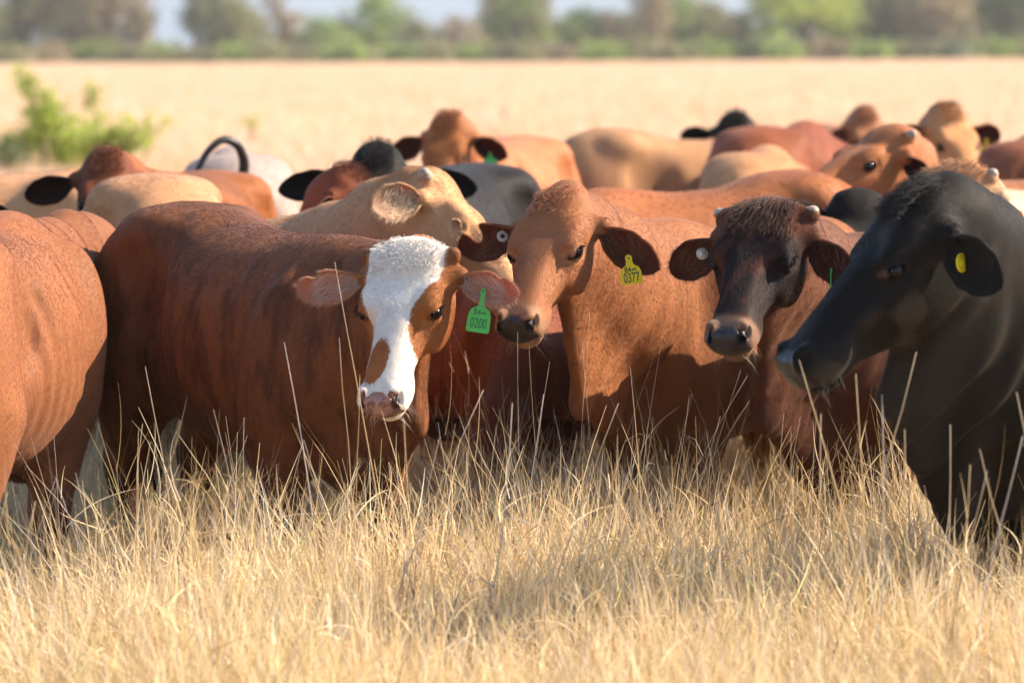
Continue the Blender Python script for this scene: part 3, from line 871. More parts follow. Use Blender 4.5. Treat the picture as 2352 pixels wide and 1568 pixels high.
pts = []; rot = []; scl = []; idx = []
def scatter(y0, y1, dens, margin, choose, srange, seed):
    rs = np.random.RandomState(seed); half = lambda y: .1307 * y + margin
    area = (y1 - y0) * (half(y0) + half(y1)); n = int(area * dens)
    for _ in range(n):
        while True:
            y = rs.uniform(y0, y1); x = rs.uniform(-1, 1) * half(y1)
            if abs(x) < half(y) and (y > 14 or rs.rand() < .18 + .82 * sm(.5 + .5 * math.sin(x * 7.3 + 2 * math.sin(y * 3.9)) * math.sin(y * 5.1 + x * 2.7), .25, .6) * (.55 if (x < -.95 and y < 10.2) else 1)): break
        pts.append((x, y, gz(x, y))); rot.append((rs.randn() * .08, rs.randn() * .08, rs.uniform(0, 6.283)))
        cl = .5 + .5 * math.sin(x * 2.1 + 1.3 * math.sin(y * 1.7)) * math.sin(y * 1.3 + x * .7)
        hump = 1 + .16 * math.exp(-((x - .15) / .45) ** 2) if 8.8 < y < 11 else 1.0
        if y < 11 and x < -.95: hump *= .80
        scl.append(rs.uniform(*srange) * (.86 + .22 * cl) * hump); idx.append(choose(rs, x, y))
def ch_near(rs, x, y):
    u = rs.rand()
    g = .5 + .5 * math.sin(x * 1.9 + 4) * math.cos(y * 1.1)
    if u < .05: return rs.randint(21, 24)
    if u < .50: return rs.randint(0, 6)
    if u < .66: return rs.randint(6, 10)
    if u < .90 - .1 * g: return rs.randint(10, 13)
    return rs.randint(13, 15) if rs.rand() < .5 * g else rs.randint(0, 6)
scatter(5.6, 9.7, 115, .7, ch_near, (1.16, 1.5), 1)
scatter(9.7, 14.0, 75, .7, ch_near, (1.14, 1.44), 2)
scatter(14.0, 24.0, 16, 1.0, lambda rs, x, y: rs.randint(0, 13), (.95, 1.2), 3)
scatter(20.0, 60.0, 2.6, 2.0, lambda rs, x, y: rs.randint(15, 21) if rs.rand() < .5 else rs.randint(15, 19), (.8, 1.15), 4)
scatter(60.0, 420.0, .62, 10.0, lambda rs, x, y: rs.randint(15, 21) if rs.rand() < .5 else rs.randint(15, 19), (.9, 1.5), 5)

def instancer(name, coll, pts, rot, scl, idx):
    me = bpy.data.meshes.new(name); me.from_pydata(pts, [], [])
    a = me.attributes.new('rot', 'FLOAT_VECTOR', 'POINT'); a.data.foreach_set('vector', np.array(rot, np.float32).ravel())
    a = me.attributes.new('scl', 'FLOAT', 'POINT'); a.data.foreach_set('value', np.array(scl, np.float32))
    a = me.attributes.new('idx', 'INT', 'POINT'); a.data.foreach_set('value', np.array(idx, np.int32))
    o = bpy.data.objects.new(name, me); COL.objects.link(o)
    ng = bpy.data.node_groups.new(name + '_nodes', 'GeometryNodeTree')
    ng.interface.new_socket('Geometry', in_out='INPUT', socket_type='NodeSocketGeometry'); ng.interface.new_socket('Geometry', in_out='OUTPUT', socket_type='NodeSocketGeometry')
    gi = ng.nodes.new('NodeGroupInput'); go = ng.nodes.new('NodeGroupOutput')
    ci = ng.nodes.new('GeometryNodeCollectionInfo'); ci.inputs['Collection'].default_value = coll; ci.inputs['Separate Children'].default_value = True; ci.inputs['Reset Children'].default_value = True
    io = ng.nodes.new('GeometryNodeInstanceOnPoints'); io.inputs['Pick Instance'].default_value = True
    def na(nm, t):
        nd = ng.nodes.new('GeometryNodeInputNamedAttribute'); nd.data_type = t; nd.inputs['Name'].default_value = nm; return nd.outputs['Attribute']
    ng.links.new(gi.outputs[0], io.inputs['Points']); ng.links.new(ci.outputs[0], io.inputs['Instance'])
    ng.links.new(na('idx', 'INT'), io.inputs['Instance Index']); ng.links.new(na('rot', 'FLOAT_VECTOR'), io.inputs['Rotation']); ng.links.new(na('scl', 'FLOAT'), io.inputs['Scale'])
    ng.links.new(io.outputs[0], go.inputs[0])
    m = o.modifiers.new('scatter', 'NODES'); m.node_group = ng
    return o
gr = instancer('dry_grass', protos, pts, rot, scl, idx)
tag(gr, 'knee high dry yellow grass covering the whole paddock', kind='stuff')

# tall single stems standing above the grass (px of the tip, px of the foot, distance)
STEMS = [((767, 602), (880, 1240), 9.3, .0026), ((652, 786), (690, 1250), 9.2, .0030), ((335, 842), (372, 1200), 9.5, .0026), ((326, 972), (322, 1250), 9.3, .0024),
 ((778, 775), (815, 1200), 9.2, .0020), ((1190, 762), (1196, 1200), 9.9, .0010), ((1214, 792), (1255, 1190), 9.9, .0010), ((1356, 716), (1330, 1180), 9.9, .0012),
 ((1262, 830), (1235, 1180), 9.9, .0011), ((1335, 780), (1395, 1190), 9.9, .0010), ((1520, 785), (1512, 1200), 10.0, .0013), ((1500, 822), (1420, 1190), 10.0, .0010),
 ((1446, 838), (1405, 1180), 10.0, .0010), ((1716, 862), (1590, 1120), 9.9, .0011), ((1722, 918), (1600, 1130), 9.9, .0012), ((1965, 858), (1968, 1260), 8.4, .0034),
 ((2104, 808), (2000, 1200), 8.3, .0034), ((1838, 826), (1945, 1250), 8.5, .0032), ((2026, 905), (2015, 1250), 8.3, .0030), ((1885, 950), (1886, 1250), 8.5, .0030),
 ((2182, 975), (2165, 1260), 8.3, .0028), ((2250, 1030), (2310, 1270), 8.2, .0032), ((2335, 900), (2345, 1260), 8.1, .0030), ((2230, 1066), (2160, 1350), 8.0, .0028),
 ((128, 1096), (250, 1380), 9.0, .0022), ((172, 1085), (230, 1350), 9.0, .0022), ((560, 958), (600, 1250), 9.4, .0018), ((492, 940), (520, 1230), 9.4, .0018), ((516, 955), (560, 1230), 9.5, .0016),
 ((1040, 760), (1130, 960), 11.5, .0022), ((1176, 925), (1120, 1200), 8.9, .0032), ((1112, 895), (1040, 1100), 9.0, .0030), ((1700, 850), (1640, 1080), 10.0, .0009), ((1585, 905), (1560, 1160), 10.0, .0010),
 ((826, 860), (812, 1240), 9.3, .0018), ((930, 960), (965, 1260), 9.2, .0020), ((700, 1010), (760, 1250), 9.0, .0022), ((1010, 1000), (1000, 1300), 9.0, .0020),
 ((18, 1130), (-20, 1400), 9.0, .0020), ((80, 1150), (78, 1450), 8.6, .0026), ((1250, 905), (1180, 1200), 9.4, .0024), ((1420, 925), (1340, 1200), 9.2, .0028), ((1480, 1000), (1470, 1250), 9.8, .0012), ((1655, 955), (1560, 1180), 9.9, .0012),
 ((2075, 985), (2110, 1200), 8.2, .0026), ((2350, 1000), (2290, 1330), 8.0, .0028), ((2270, 1080), (2250, 1300), 8.0, .0026), ((1800, 950), (1760, 1150), 9.6, .0014)]
def build_stems():
    rs = np.random.RandomState(4); V = []; Fc = []; C = []
    def tube(P3, r0, tint, r1=.25):
        v, f = tube_mesh(P3, [r0 * (1 - (1 - r1) * i / (len(P3) - 1)) for i in range(len(P3))], 5)
        o = len(V); V.extend(v); Fc.extend([[i + o for i in q] for q in f]); C.extend([tint] * len(v))
    extra = []
    for _ in range(150):       # thinner random ones between the placed stems
        d = rs.uniform(8.2, 11.5); px = rs.uniform(-60, 2412); h = rs.uniform(.48, .66); py = 112 + (1.62 - h) / d * 9000
        extra.append(((px + rs.randn() * 40, py), (px, py + 300), d, rs.uniform(.0008, .0016)))
    for (tp, ft, d, r) in STEMS + extra:
        a = W(tp[0], tp[1], d); bpt = W(ft[0], ft[1], d)
        slope = (a - bpt) / max(a.z - bpt.z, .05); g = bpt - slope * (bpt.z + .02)
        g.x = max(min(g.x, a.x + .35), a.x - .35); g.y = a.y + (rs.rand() - .5) * .1; g.z = -.02
        bow = rs.randn() * .03; n = 9; P3 = []
        for i in range(n):
            t = i / (n - 1); p = g.lerp(a, t); p.x += bow * math.sin(math.pi * t) + rs.randn() * .0012; P3.append(p)
        tint = [(.66, .54, .40), (.62, .55, .50), (.68, .52, .30), (.56, .45, .30)][rs.randint(4)]
        tube(P3, r, tint)
        if rs.rand() < .45:     # a dry side leaf
            k = rs.randint(3, 7); p = P3[k]; dr = Vector((rs.randn(), rs.randn() * .5, .6)).normalized(); ll = rs.uniform(.05, .13)
            tube([p, p + dr * ll * .5 + Vector((0, 0, .01)), p + dr * ll + Vector((0, 0, -.012))], r * .8, tint)
    o = link_mesh('tall_grass_stems', V, Fc, M_GRASS)
    a = o.data.attributes.new('tint', 'FLOAT_COLOR', 'POINT'); c = np.ones((len(V), 4), np.float32); c[:, :3] = C; a.data.foreach_set('color', c.ravel())
    tag(o, 'thin pale dry stems standing above the grass before the herd', kind='stuff')
build_stems()

# ------------------------------------------------------------------ trees and shrubs
def leaf_mesh(name, blobs, nleaf, size, seed, mat_, clump=9):
    rs = np.random.RandomState(seed); C = []; vol = np.array([b[3] * b[4] * b[5] for b in blobs]); vol = vol / vol.sum()
    n = nleaf // clump
    cen = []
    for _ in range(n):
        b = blobs[rs.choice(len(blobs), p=vol)]; d = rs.randn(3); d /= np.linalg.norm(d); r = rs.rand() ** .4 * rs.uniform(.7, 1.12)
        cen.append(np.array(b[:3]) + d * r * np.array(b[3:6]))
    cen = np.repeat(np.array(cen), clump, 0) + rs.randn(n * clump, 3) * size * 1.3
    a = rs.randn(len(cen), 3); a /= np.linalg.norm(a, axis=1, keepdims=True); b_ = np.cross(a, rs.randn(len(cen), 3)); b_ /= np.linalg.norm(b_, axis=1, keepdims=True)
    s_ = size * rs.uniform(.6, 1.3, (len(cen), 1))
    V = np.stack([cen - a * s_, cen - b_ * s_ * .5, cen + a * s_, cen + b_ * s_ * .5], 1).reshape(-1, 3)
    Fq = np.arange(len(V)).reshape(-1, 4)
    me = bpy.data.meshes.new(name); me.from_pydata(V.tolist(), [], Fq.tolist()); me.materials.append(mat_)
    return me
def leaf_material(name, c):
    b = NB(name); tc = b.n('TexCoord').outputs['Object']; n1 = b.noise(tc, 1.2, 3, .6); n2 = b.noise(tc, 9, 2, .6)
    c = np.array(c) * 1.5; col = b.mix(b.ramp(n1, .35, .65), rgba(c * .7), rgba(c * 1.25)); col = b.mix(b.math('MULTIPLY', b.ramp(n2, .4, .7), .4), col, rgba(c * [1.3, 1.15, .9]))
    p = principled(b, Base_Color=col, Roughness=.6); tr = b.n('BsdfTranslucent'); b.set(tr.inputs['Color'], col)
    ms = b.n('MixShader'); ms.inputs[0].default_value = .4; b.t.links.new(p.outputs[0], ms.inputs[1]); b.t.links.new(tr.outputs[0], ms.inputs[2])
    return b.done(ms.outputs[0])
LM = {'green': leaf_material('leaf_green', (.155, .20, .045)), 'olive': leaf_material('leaf_olive', (.15, .145, .060)), 'brown': leaf_material('leaf_brown', (.20, .155, .085)), 'dark': leaf_material('leaf_dark', (.10, .115, .05)),
      'lime': leaf_material('leaf_lime', (.26, .30, .05))}
M_BARK = plain('bark', (.16, .12, .09), .9, bump=.8, scale=12, var=.3)
SHAPES = {
 'round': [(0, 0, 3.6, 2.6, 2.4, 2.0), (-1.6, .3, 2.4, 1.8, 1.6, 1.4), (1.7, -.2, 2.6, 1.7, 1.6, 1.5), (.3, 0, 5.2, 1.6, 1.5, 1.2), (0, 0, 1.2, 2.6, 2.0, 1.0)],
 'tall': [(0, 0, 6.0, 1.7, 1.6, 2.2), (-.9, .2, 4.0, 1.6, 1.5, 1.8), (1.0, 0, 3.6, 1.7, 1.5, 1.6), (.2, 0, 8.0, 1.1, 1.0, 1.3), (0, 0, 1.6, 2.0, 1.8, 1.2)],
 'wide': [(-1.8, 0, 3.2, 2.0, 1.8, 1.6), (1.6, .2, 3.8, 2.2, 2.0, 1.8), (0, 0, 5.0, 2.0, 1.8, 1.4), (-2.6, 0, 1.6, 1.8, 1.4, 1.0), (2.6, 0, 1.6, 1.8, 1.4, 1.0)],
 'thin': [(0, 0, 4.6, .9, .9, 1.6), (.5, .1, 3.0, 1.0, .9, 1.0), (-.5, 0, 6.2, .7, .7, 1.0)],
 'bush': [(0, 0, .9, 1.9, 1.4, .9), (1.3, 0, .7, 1.4, 1.2, .7), (-1.2, 0, .8, 1.4, 1.2, .8)]}
CROWN = {}
def crown(shape, col):
    if (shape, col) not in CROWN: CROWN[(shape, col)] = leaf_mesh('crown', SHAPES[shape], {'thin': 900, 'bush': 1100}.get(shape, 3600), .17, hash_(shape + col), LM[col])
    return CROWN[(shape, col)]
def hash_(s_): return sum(ord(c) * (i + 3) for i, c in enumerate(s_)) % 9973
TRUNK = {}
def trunk(shape):
    if shape not in TRUNK:
        rs = np.random.RandomState(hash_(shape)); V = []; Fc = []
        top = max(b[2] for b in SHAPES[shape]); r0 = .05 * top + .02
        def add(P3, ra, rb):
            v, f = tube_mesh(P3, np.linspace(ra, rb, len(P3)), 7); o = len(V); V.extend(v); Fc.extend([[i + o for i in q] for q in f])
        mid = [Vector((rs.randn() * .06 * i, rs.randn() * .06 * i, top * i / 5 - .1)) for i in range(6)]; add(mid, r0, r0 * .3)
        for b in SHAPES[shape]:
            s0 = mid[1].lerp(mid[4], rs.rand()); e = Vector(b[:3]); add([s0, s0.lerp(e, .5) + Vector((0, 0, .2)), e], r0 * .5, r0 * .12)
            for _ in range(2):
                e2 = e + Vector(rs.randn(3) * np.array(b[3:6]) * .6); add([s0.lerp(e, .6), e2], r0 * .22, r0 * .06)
        me = bpy.data.meshes.new('trunk'); me.from_pydata([tuple(v) for v in V], [], Fc); me.materials.append(M_BARK)
        me.polygons.foreach_set('use_smooth', [True] * len(me.polygons)); TRUNK[shape] = me
    return TRUNK[shape]
def tree(px, d, shape, col, sx, sz, label, name='tree', cat='tree', group='trees at the far edge of the paddock', seed=0, rz=None):
    x = (px - 1176) / FPX * d
    e = bpy.data.objects.new(name, None); COL.objects.link(e); e.location = (x, d, gz(x, min(d, 420))); e.rotation_euler = (0, 0, rz if rz is not None else (px * 1.37) % 6.28)
    e.scale = (sx, sx, sz); tag(e, label, cat, group)
    for nm, me in (('trunk', trunk(shape)), ('crown', crown(shape, col))):
        o = bpy.data.objects.new(nm, me); COL.objects.link(o); o.parent = e
    return e
MORE = [(110, 'wide', 'brown', 1.0, 1.1, 'tan tree filling in between the two leftmost trunks'), (205, 'round', 'olive', 1.0, 1.2, 'olive tree behind the tall brownish one at the left'), (540, 'wide', 'olive', .8, .8, 'olive tree half behind the dark one by the sky gap'),
 (800, 'round', 'olive', .8, .62, 'small olive tree touching the rounded fresh green one'), (1185, 'round', 'green', .9, .95, 'green tree behind the tan one right of the second sky patch'), (1385, 'round', 'brown', .8, .66, 'small tan tree right of the compact dark green one'),
 (1545, 'round', 'green', .9, .9, 'green tree between the leaning tan tree and a dull one'), (1635, 'wide', 'olive', .8, .75, 'spreading olive tree left of the right sky gap'), (1900, 'round', 'olive', 1.0, 1.2, 'olive tree filling behind the largest bright one'),
 (1995, 'wide', 'lime', .9, 1.1, 'yellow green tree left of the tall olive one'), (2095, 'round', 'olive', 1.0, 1.25, 'olive tree between the tall olive and broad tan ones'), (2190, 'tall', 'olive', 1.0, .9, 'slender olive tree right of the broad tan one'), (2295, 'round', 'green', 1.0, 1.25, 'green tree near the right end of the treeline')]
TREES = [(-70, 'wide', 'olive', 1.1, 1.25, 'olive tree at the left edge of the far treeline'), (60, 'round', 'olive', 1.15, 1.35, 'dull green tree beside the leftmost of the far treeline'),
 (165, 'tall', 'brown', 1.15, 1.0, 'tall brownish tree in the left block of the treeline'), (250, 'round', 'brown', 1.1, 1.35, 'broad tan brown tree ending the left block of the treeline'), (322, 'thin', 'brown', 1.3, .85, 'thin brown sapling at the left side of the first sky gap'),
 (500, 'tall', 'dark', 1.2, .9, 'dark olive tree at the right side of the first sky gap'), (455, 'thin', 'dark', 1.2, 1.05, 'slim dark spire of foliage leaning over the first sky gap'), (575, 'round', 'olive', .9, .75, 'low olive tree right of the dark olive tree'),
 (655, 'thin', 'brown', 1.6, .78, 'sparse brown tree alone against the pale sky'), (745, 'round', 'green', .85, .6, 'low fresh green tree left of the rounded green one'),
 (872, 'round', 'green', 1.15, .95, 'rounded fresh green tree standing between two patches of sky'), (960, 'round', 'olive', .8, .6, 'low olive tree in the notch right of the rounded green one'), (1045, 'round', 'brown', .9, .6, 'low brownish tree below the second sky patch'),
 (1140, 'tall', 'brown', 1.1, .85, 'tan tree rising right of the second sky patch'), (1225, 'wide', 'olive', .9, 1.0, 'olive tree in the middle of the treeline beside the tan one'), (1340, 'round', 'green', .9, .70, 'compact dark green tree under the small sky gap'),
 (1290, 'round', 'olive', .8, .62, 'small olive tree left of the compact dark green one'), (1430, 'round', 'olive', .95, .68, 'low olive tree right of the compact dark green one'), (1500, 'tall', 'brown', 1.1, .9, 'leaning tan brown tree right of the middle'),
 (1590, 'round', 'olive', 1.0, .85, 'dull olive tree between tan ones'), (1680, 'round', 'brown', .9, .62, 'low tan tree under the right sky gap'), (1760, 'wide', 'olive', .9, .9, 'olive tree just left of the largest bright one'),
 (1850, 'wide', 'lime', 1.2, 1.15, 'largest bright yellow green tree in the treeline'), (1950, 'round', 'green', 1.1, 1.15, 'green tree right of the largest bright one'), (2045, 'tall', 'olive', 1.2, .9, 'tall olive tree in the right block of the treeline'),
 (2140, 'round', 'brown', 1.15, 1.2, 'broad tan tree in the right block of the treeline'), (2240, 'wide', 'olive', 1.15, 1.2, 'wide olive tree near the right end of the treeline'), (2340, 'round', 'dark', 1.15, 1.3, 'darker tree at the right edge of the treeline'), (2440, 'tall', 'brown', 1.2, 1.0, 'brown tree closing the right end of the treeline')]
for i, (px, sh, cl, sx, sz, lb) in enumerate(TREES + MORE): tree(px, 372 + (i * 37) % 22, sh, cl, sx * 1.35, sz * 1.3, lb)
BUSH = [(20, 'olive'), (120, 'brown'), (215, 'green'), (300, 'olive'), (375, 'green'), (440, 'olive'), (540, 'green'), (620, 'olive'), (700, 'olive'), (790, 'green'), (840, 'olive'), (930, 'green'), (1005, 'olive'), (1090, 'green'), (1180, 'olive'), (1260, 'brown'),
        (1385, 'green'), (1465, 'olive'), (1545, 'olive'), (1630, 'green'), (1715, 'olive'), (1800, 'green'), (1900, 'brown'), (2000, 'green'), (2090, 'olive'), (2190, 'dark'), (2290, 'green'), (2380, 'olive')]
CN = {'olive': 'dull olive', 'brown': 'tan brown', 'green': 'fresh green', 'lime': 'bright yellow green', 'dark': 'dark green'}
TN = sorted((t[0], t[5].split(' tree')[0] + ' tree' if ' tree' in t[5] else t[5].split(' at ')[0].split(' alone')[0].split(' leaning')[0]) for t in TREES)
def between(px):
    l = [t for t in TN if t[0] <= px][-1][1]; r_ = [t for t in TN if t[0] > px][0][1]
    return l, r_
BLAB = []
for px, cl in BUSH:
    l, r_ = between(px); BLAB.append(' '.join(('low %s scrub bush at the foot of the %s' % (CN[cl], l)).split()[:16]))
for i in range(len(BLAB)):
    if BLAB.count(BLAB[i]) > 1: BLAB[i] = ' '.join(('low %s scrub bush just left of the %s' % (CN[BUSH[i][1]], between(BUSH[i][0])[1])).split()[:16])
for i, (px, cl) in enumerate(BUSH):
    tree(px, 362 + (i * 13) % 9, 'bush', cl, 1.35, 1.15 + .35 * ((i * 7) % 5) / 5, BLAB[i], 'scrub_bush', 'bush', 'low scrub along the foot of the treeline')

def near_shrub(name, px, py_base, d, blobs, nleaf, size, col, label, seed):
    x = (px - 1176) / FPX * d
    e = bpy.data.objects.new(name, None); COL.objects.link(e); e.location = (x, d, 0); tag(e, label, 'bush')
    o = bpy.data.objects.new('foliage', leaf_mesh('foliage', blobs, nleaf, size, seed, LM[col])); COL.objects.link(o); o.parent = e
    V = []; Fc = []; rs = np.random.RandomState(seed)
    for b in blobs:
        v, f = tube_mesh([(b[0] * .3, b[1] * .3, 0), (b[0] * .6, b[1] * .6, b[2] * .6), (b[0], b[1], b[2] + b[5] * .6)], [.02, .014, .005], 6); oo = len(V); V.extend(v); Fc.extend([[i + oo for i in q] for q in f])
    link_mesh('stem', V, Fc, M_BARK, e)
near_shrub('leafy_shrub', 130, 335, 47, [(-.1, 0, .75, .30, .30, .42), (-.32, 0, 1.18, .16, .16, .20), (-.42, 0, 1.40, .13, .12, .12), (.12, 0, .45, .35, .3, .35), (-.45, 0, .45, .3, .3, .25)], 2400, .045, 'lime', 'green leafy shrub with an arm reaching up at the left of the paddock', 5)
near_shrub('leafy_shrub', 270, 335, 46, [(-.30, 0, .95, .16, .15, .30), (.1, 0, .60, .40, .25, .28), (.55, 0, .62, .18, .15, .22), (-.2, 0, .5, .4, .3, .3)], 1700, .04, 'lime', 'sparser yellow green shrub just right of the leafy one', 6)
near_shrub('leafy_shrub', 575, 290, 60, [(0, 0, .50, .30, .2, .12), (.1, 0, .56, .10, .1, .10)], 90, .03, 'lime', 'small pale green shrub alone in the far grass', 7)
near_shrub('leafy_shrub', 30, 330, 44, [(-.5, 0, .5, .35, .3, .18), (0, 0, .42, .3, .3, .2)], 500, .04, 'dark', 'low dark shrub at the left edge beside the leafy one', 8)

# ------------------------------------------------------------------ the air
def build_haze():
    xa, xb, ya, yb, za, zb = -150, 150, -8, 450, -1.2, 16
    V = [(x, y, z) for x in (xa, xb) for y in (ya, yb) for z in (za, zb)]
    Fc = [[0, 1, 3, 2], [4, 6, 7, 5], [0, 4, 5, 1], [2, 3, 7, 6], [0, 2, 6, 4], [1, 5, 7, 3]]
    m = bpy.data.materials.new('haze'); m.use_nodes = True; t = m.node_tree; t.nodes.clear()
    v = t.nodes.new('ShaderNodeVolumePrincipled'); v.inputs['Color'].default_value = (1, .97, .92, 1); v.inputs['Density'].default_value = .00022; v.inputs['Anisotropy'].default_value = .2
    o = t.nodes.new('ShaderNodeOutputMaterial'); t.links.new(v.outputs[0], o.inputs['Volume'])
    h = link_mesh('haze', V, Fc, m, smooth=False); tag(h, 'thin pale summer haze over the paddock', kind='stuff')
build_haze()
# ------------------------------------------------------------------ the herd
RED = (.30, .110, .036); DRED = (.20, .062, .026); ORG = (.39, .17, .078); TAN = (.46, .235, .11); CREAM = (.60, .34, .17); BLACK = (.018, .0132, .0095)
def paint_A(D):
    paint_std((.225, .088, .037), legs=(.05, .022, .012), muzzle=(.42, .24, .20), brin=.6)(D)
    q = D['H']; x, y, z = q.T
    c = D['coat']; ear = D['ear']
    hw = np.interp(x, [-.1, 0, .09, .14, .19, .25, .30, .36, .42, .46, .52], [.12, .12, .118, .098, .074, .058, .060, .088, .10, .10, .10])
    cen = np.interp(x, [0, .12, .2, .34, .5], [0, -.014, -.018, .008, .01])
    m = hw - np.abs(y - cen)
    m = np.where(x > .25, m - sm(-z, .13, .17) * .06 * (y > 0) * (x < .4), m)
    m = np.minimum(m, (.05 + z + np.abs(x) * .3 + .10))
    sp_ = np.sqrt(((x - .375) / .075) ** 2 + ((y + .022 + (x - .37) * .15) / .036) ** 2)
    m = np.minimum(m, (sp_ - 1) * .035)
    m = np.minimum(m, x + .06)
    D['msk'] = np.where(ear | (D['hw'] < .05), -1, m)
    D['coat2'] = np.tile([.66, .60, .52], (D['n'], 1))
    c = blend(c, (.36, .14, .045), D['hw'] * (~ear))
    nz = noseplate(D) * (~ear)
    spots = sm(vnoise(D['P'], 60, 9), .25, .6) * sm(-z, .09, .13)
    c = blend(c, (.42, .23, .19), nz); c = blend(c, (.10, .06, .055), nz * spots * .8)
    c = blend(c, (.05, .015, .012), nostril_in(D) * (~ear))  # nostril hollows darkened by colour here too
    c = blend(c, (.06, .03, .02), eyemask(D, .03, .024) * (~ear) * .8)
    D['msk'] = np.where(nz > .5, -1, D['msk'])
    c[ear] = blend(np.tile([.42, .17, .07], (D['n'], 1)), (.52, .25, .17), D['ins'])[ear]
    D['coat'] = c

def folds(amp, freq, lo=.5):
    """upright folds of loose skin round the neck and throat"""
    def mk(F, hs, L, H):
        a0 = np.array([.46 * L, 0, .9 * H]); b0 = F[0] - F[1][2] * .1 * hs
        ax = (b0 - a0) / np.linalg.norm(b0 - a0); ln = np.linalg.norm(b0 - a0)
        def f(P):
            q = P - a0; t = q @ ax / ln
            w = sm(t, -.45, .1) * (1 - sm(t, .70, .92)) * (1 - sm(np.linalg.norm(q - np.outer(np.clip(t, 0, 1) * ln, ax), axis=1), .30, .55)) * (1 - sm(P[:, 2] / H, 1.02, 1.14))
            ph = (P[:, 0] * .8 + np.abs(P[:, 1]) * .75) * freq + .8 * np.sin(P[:, 2] * 6 + P[:, 0] * 4) + .5 * np.sin(P[:, 2] * 13 + 1)
            return amp * w * np.sin(ph) * (.65 + .35 * np.sin(P[:, 2] * 7 + P[:, 0] * 11 + 2))
        return f
    return mk

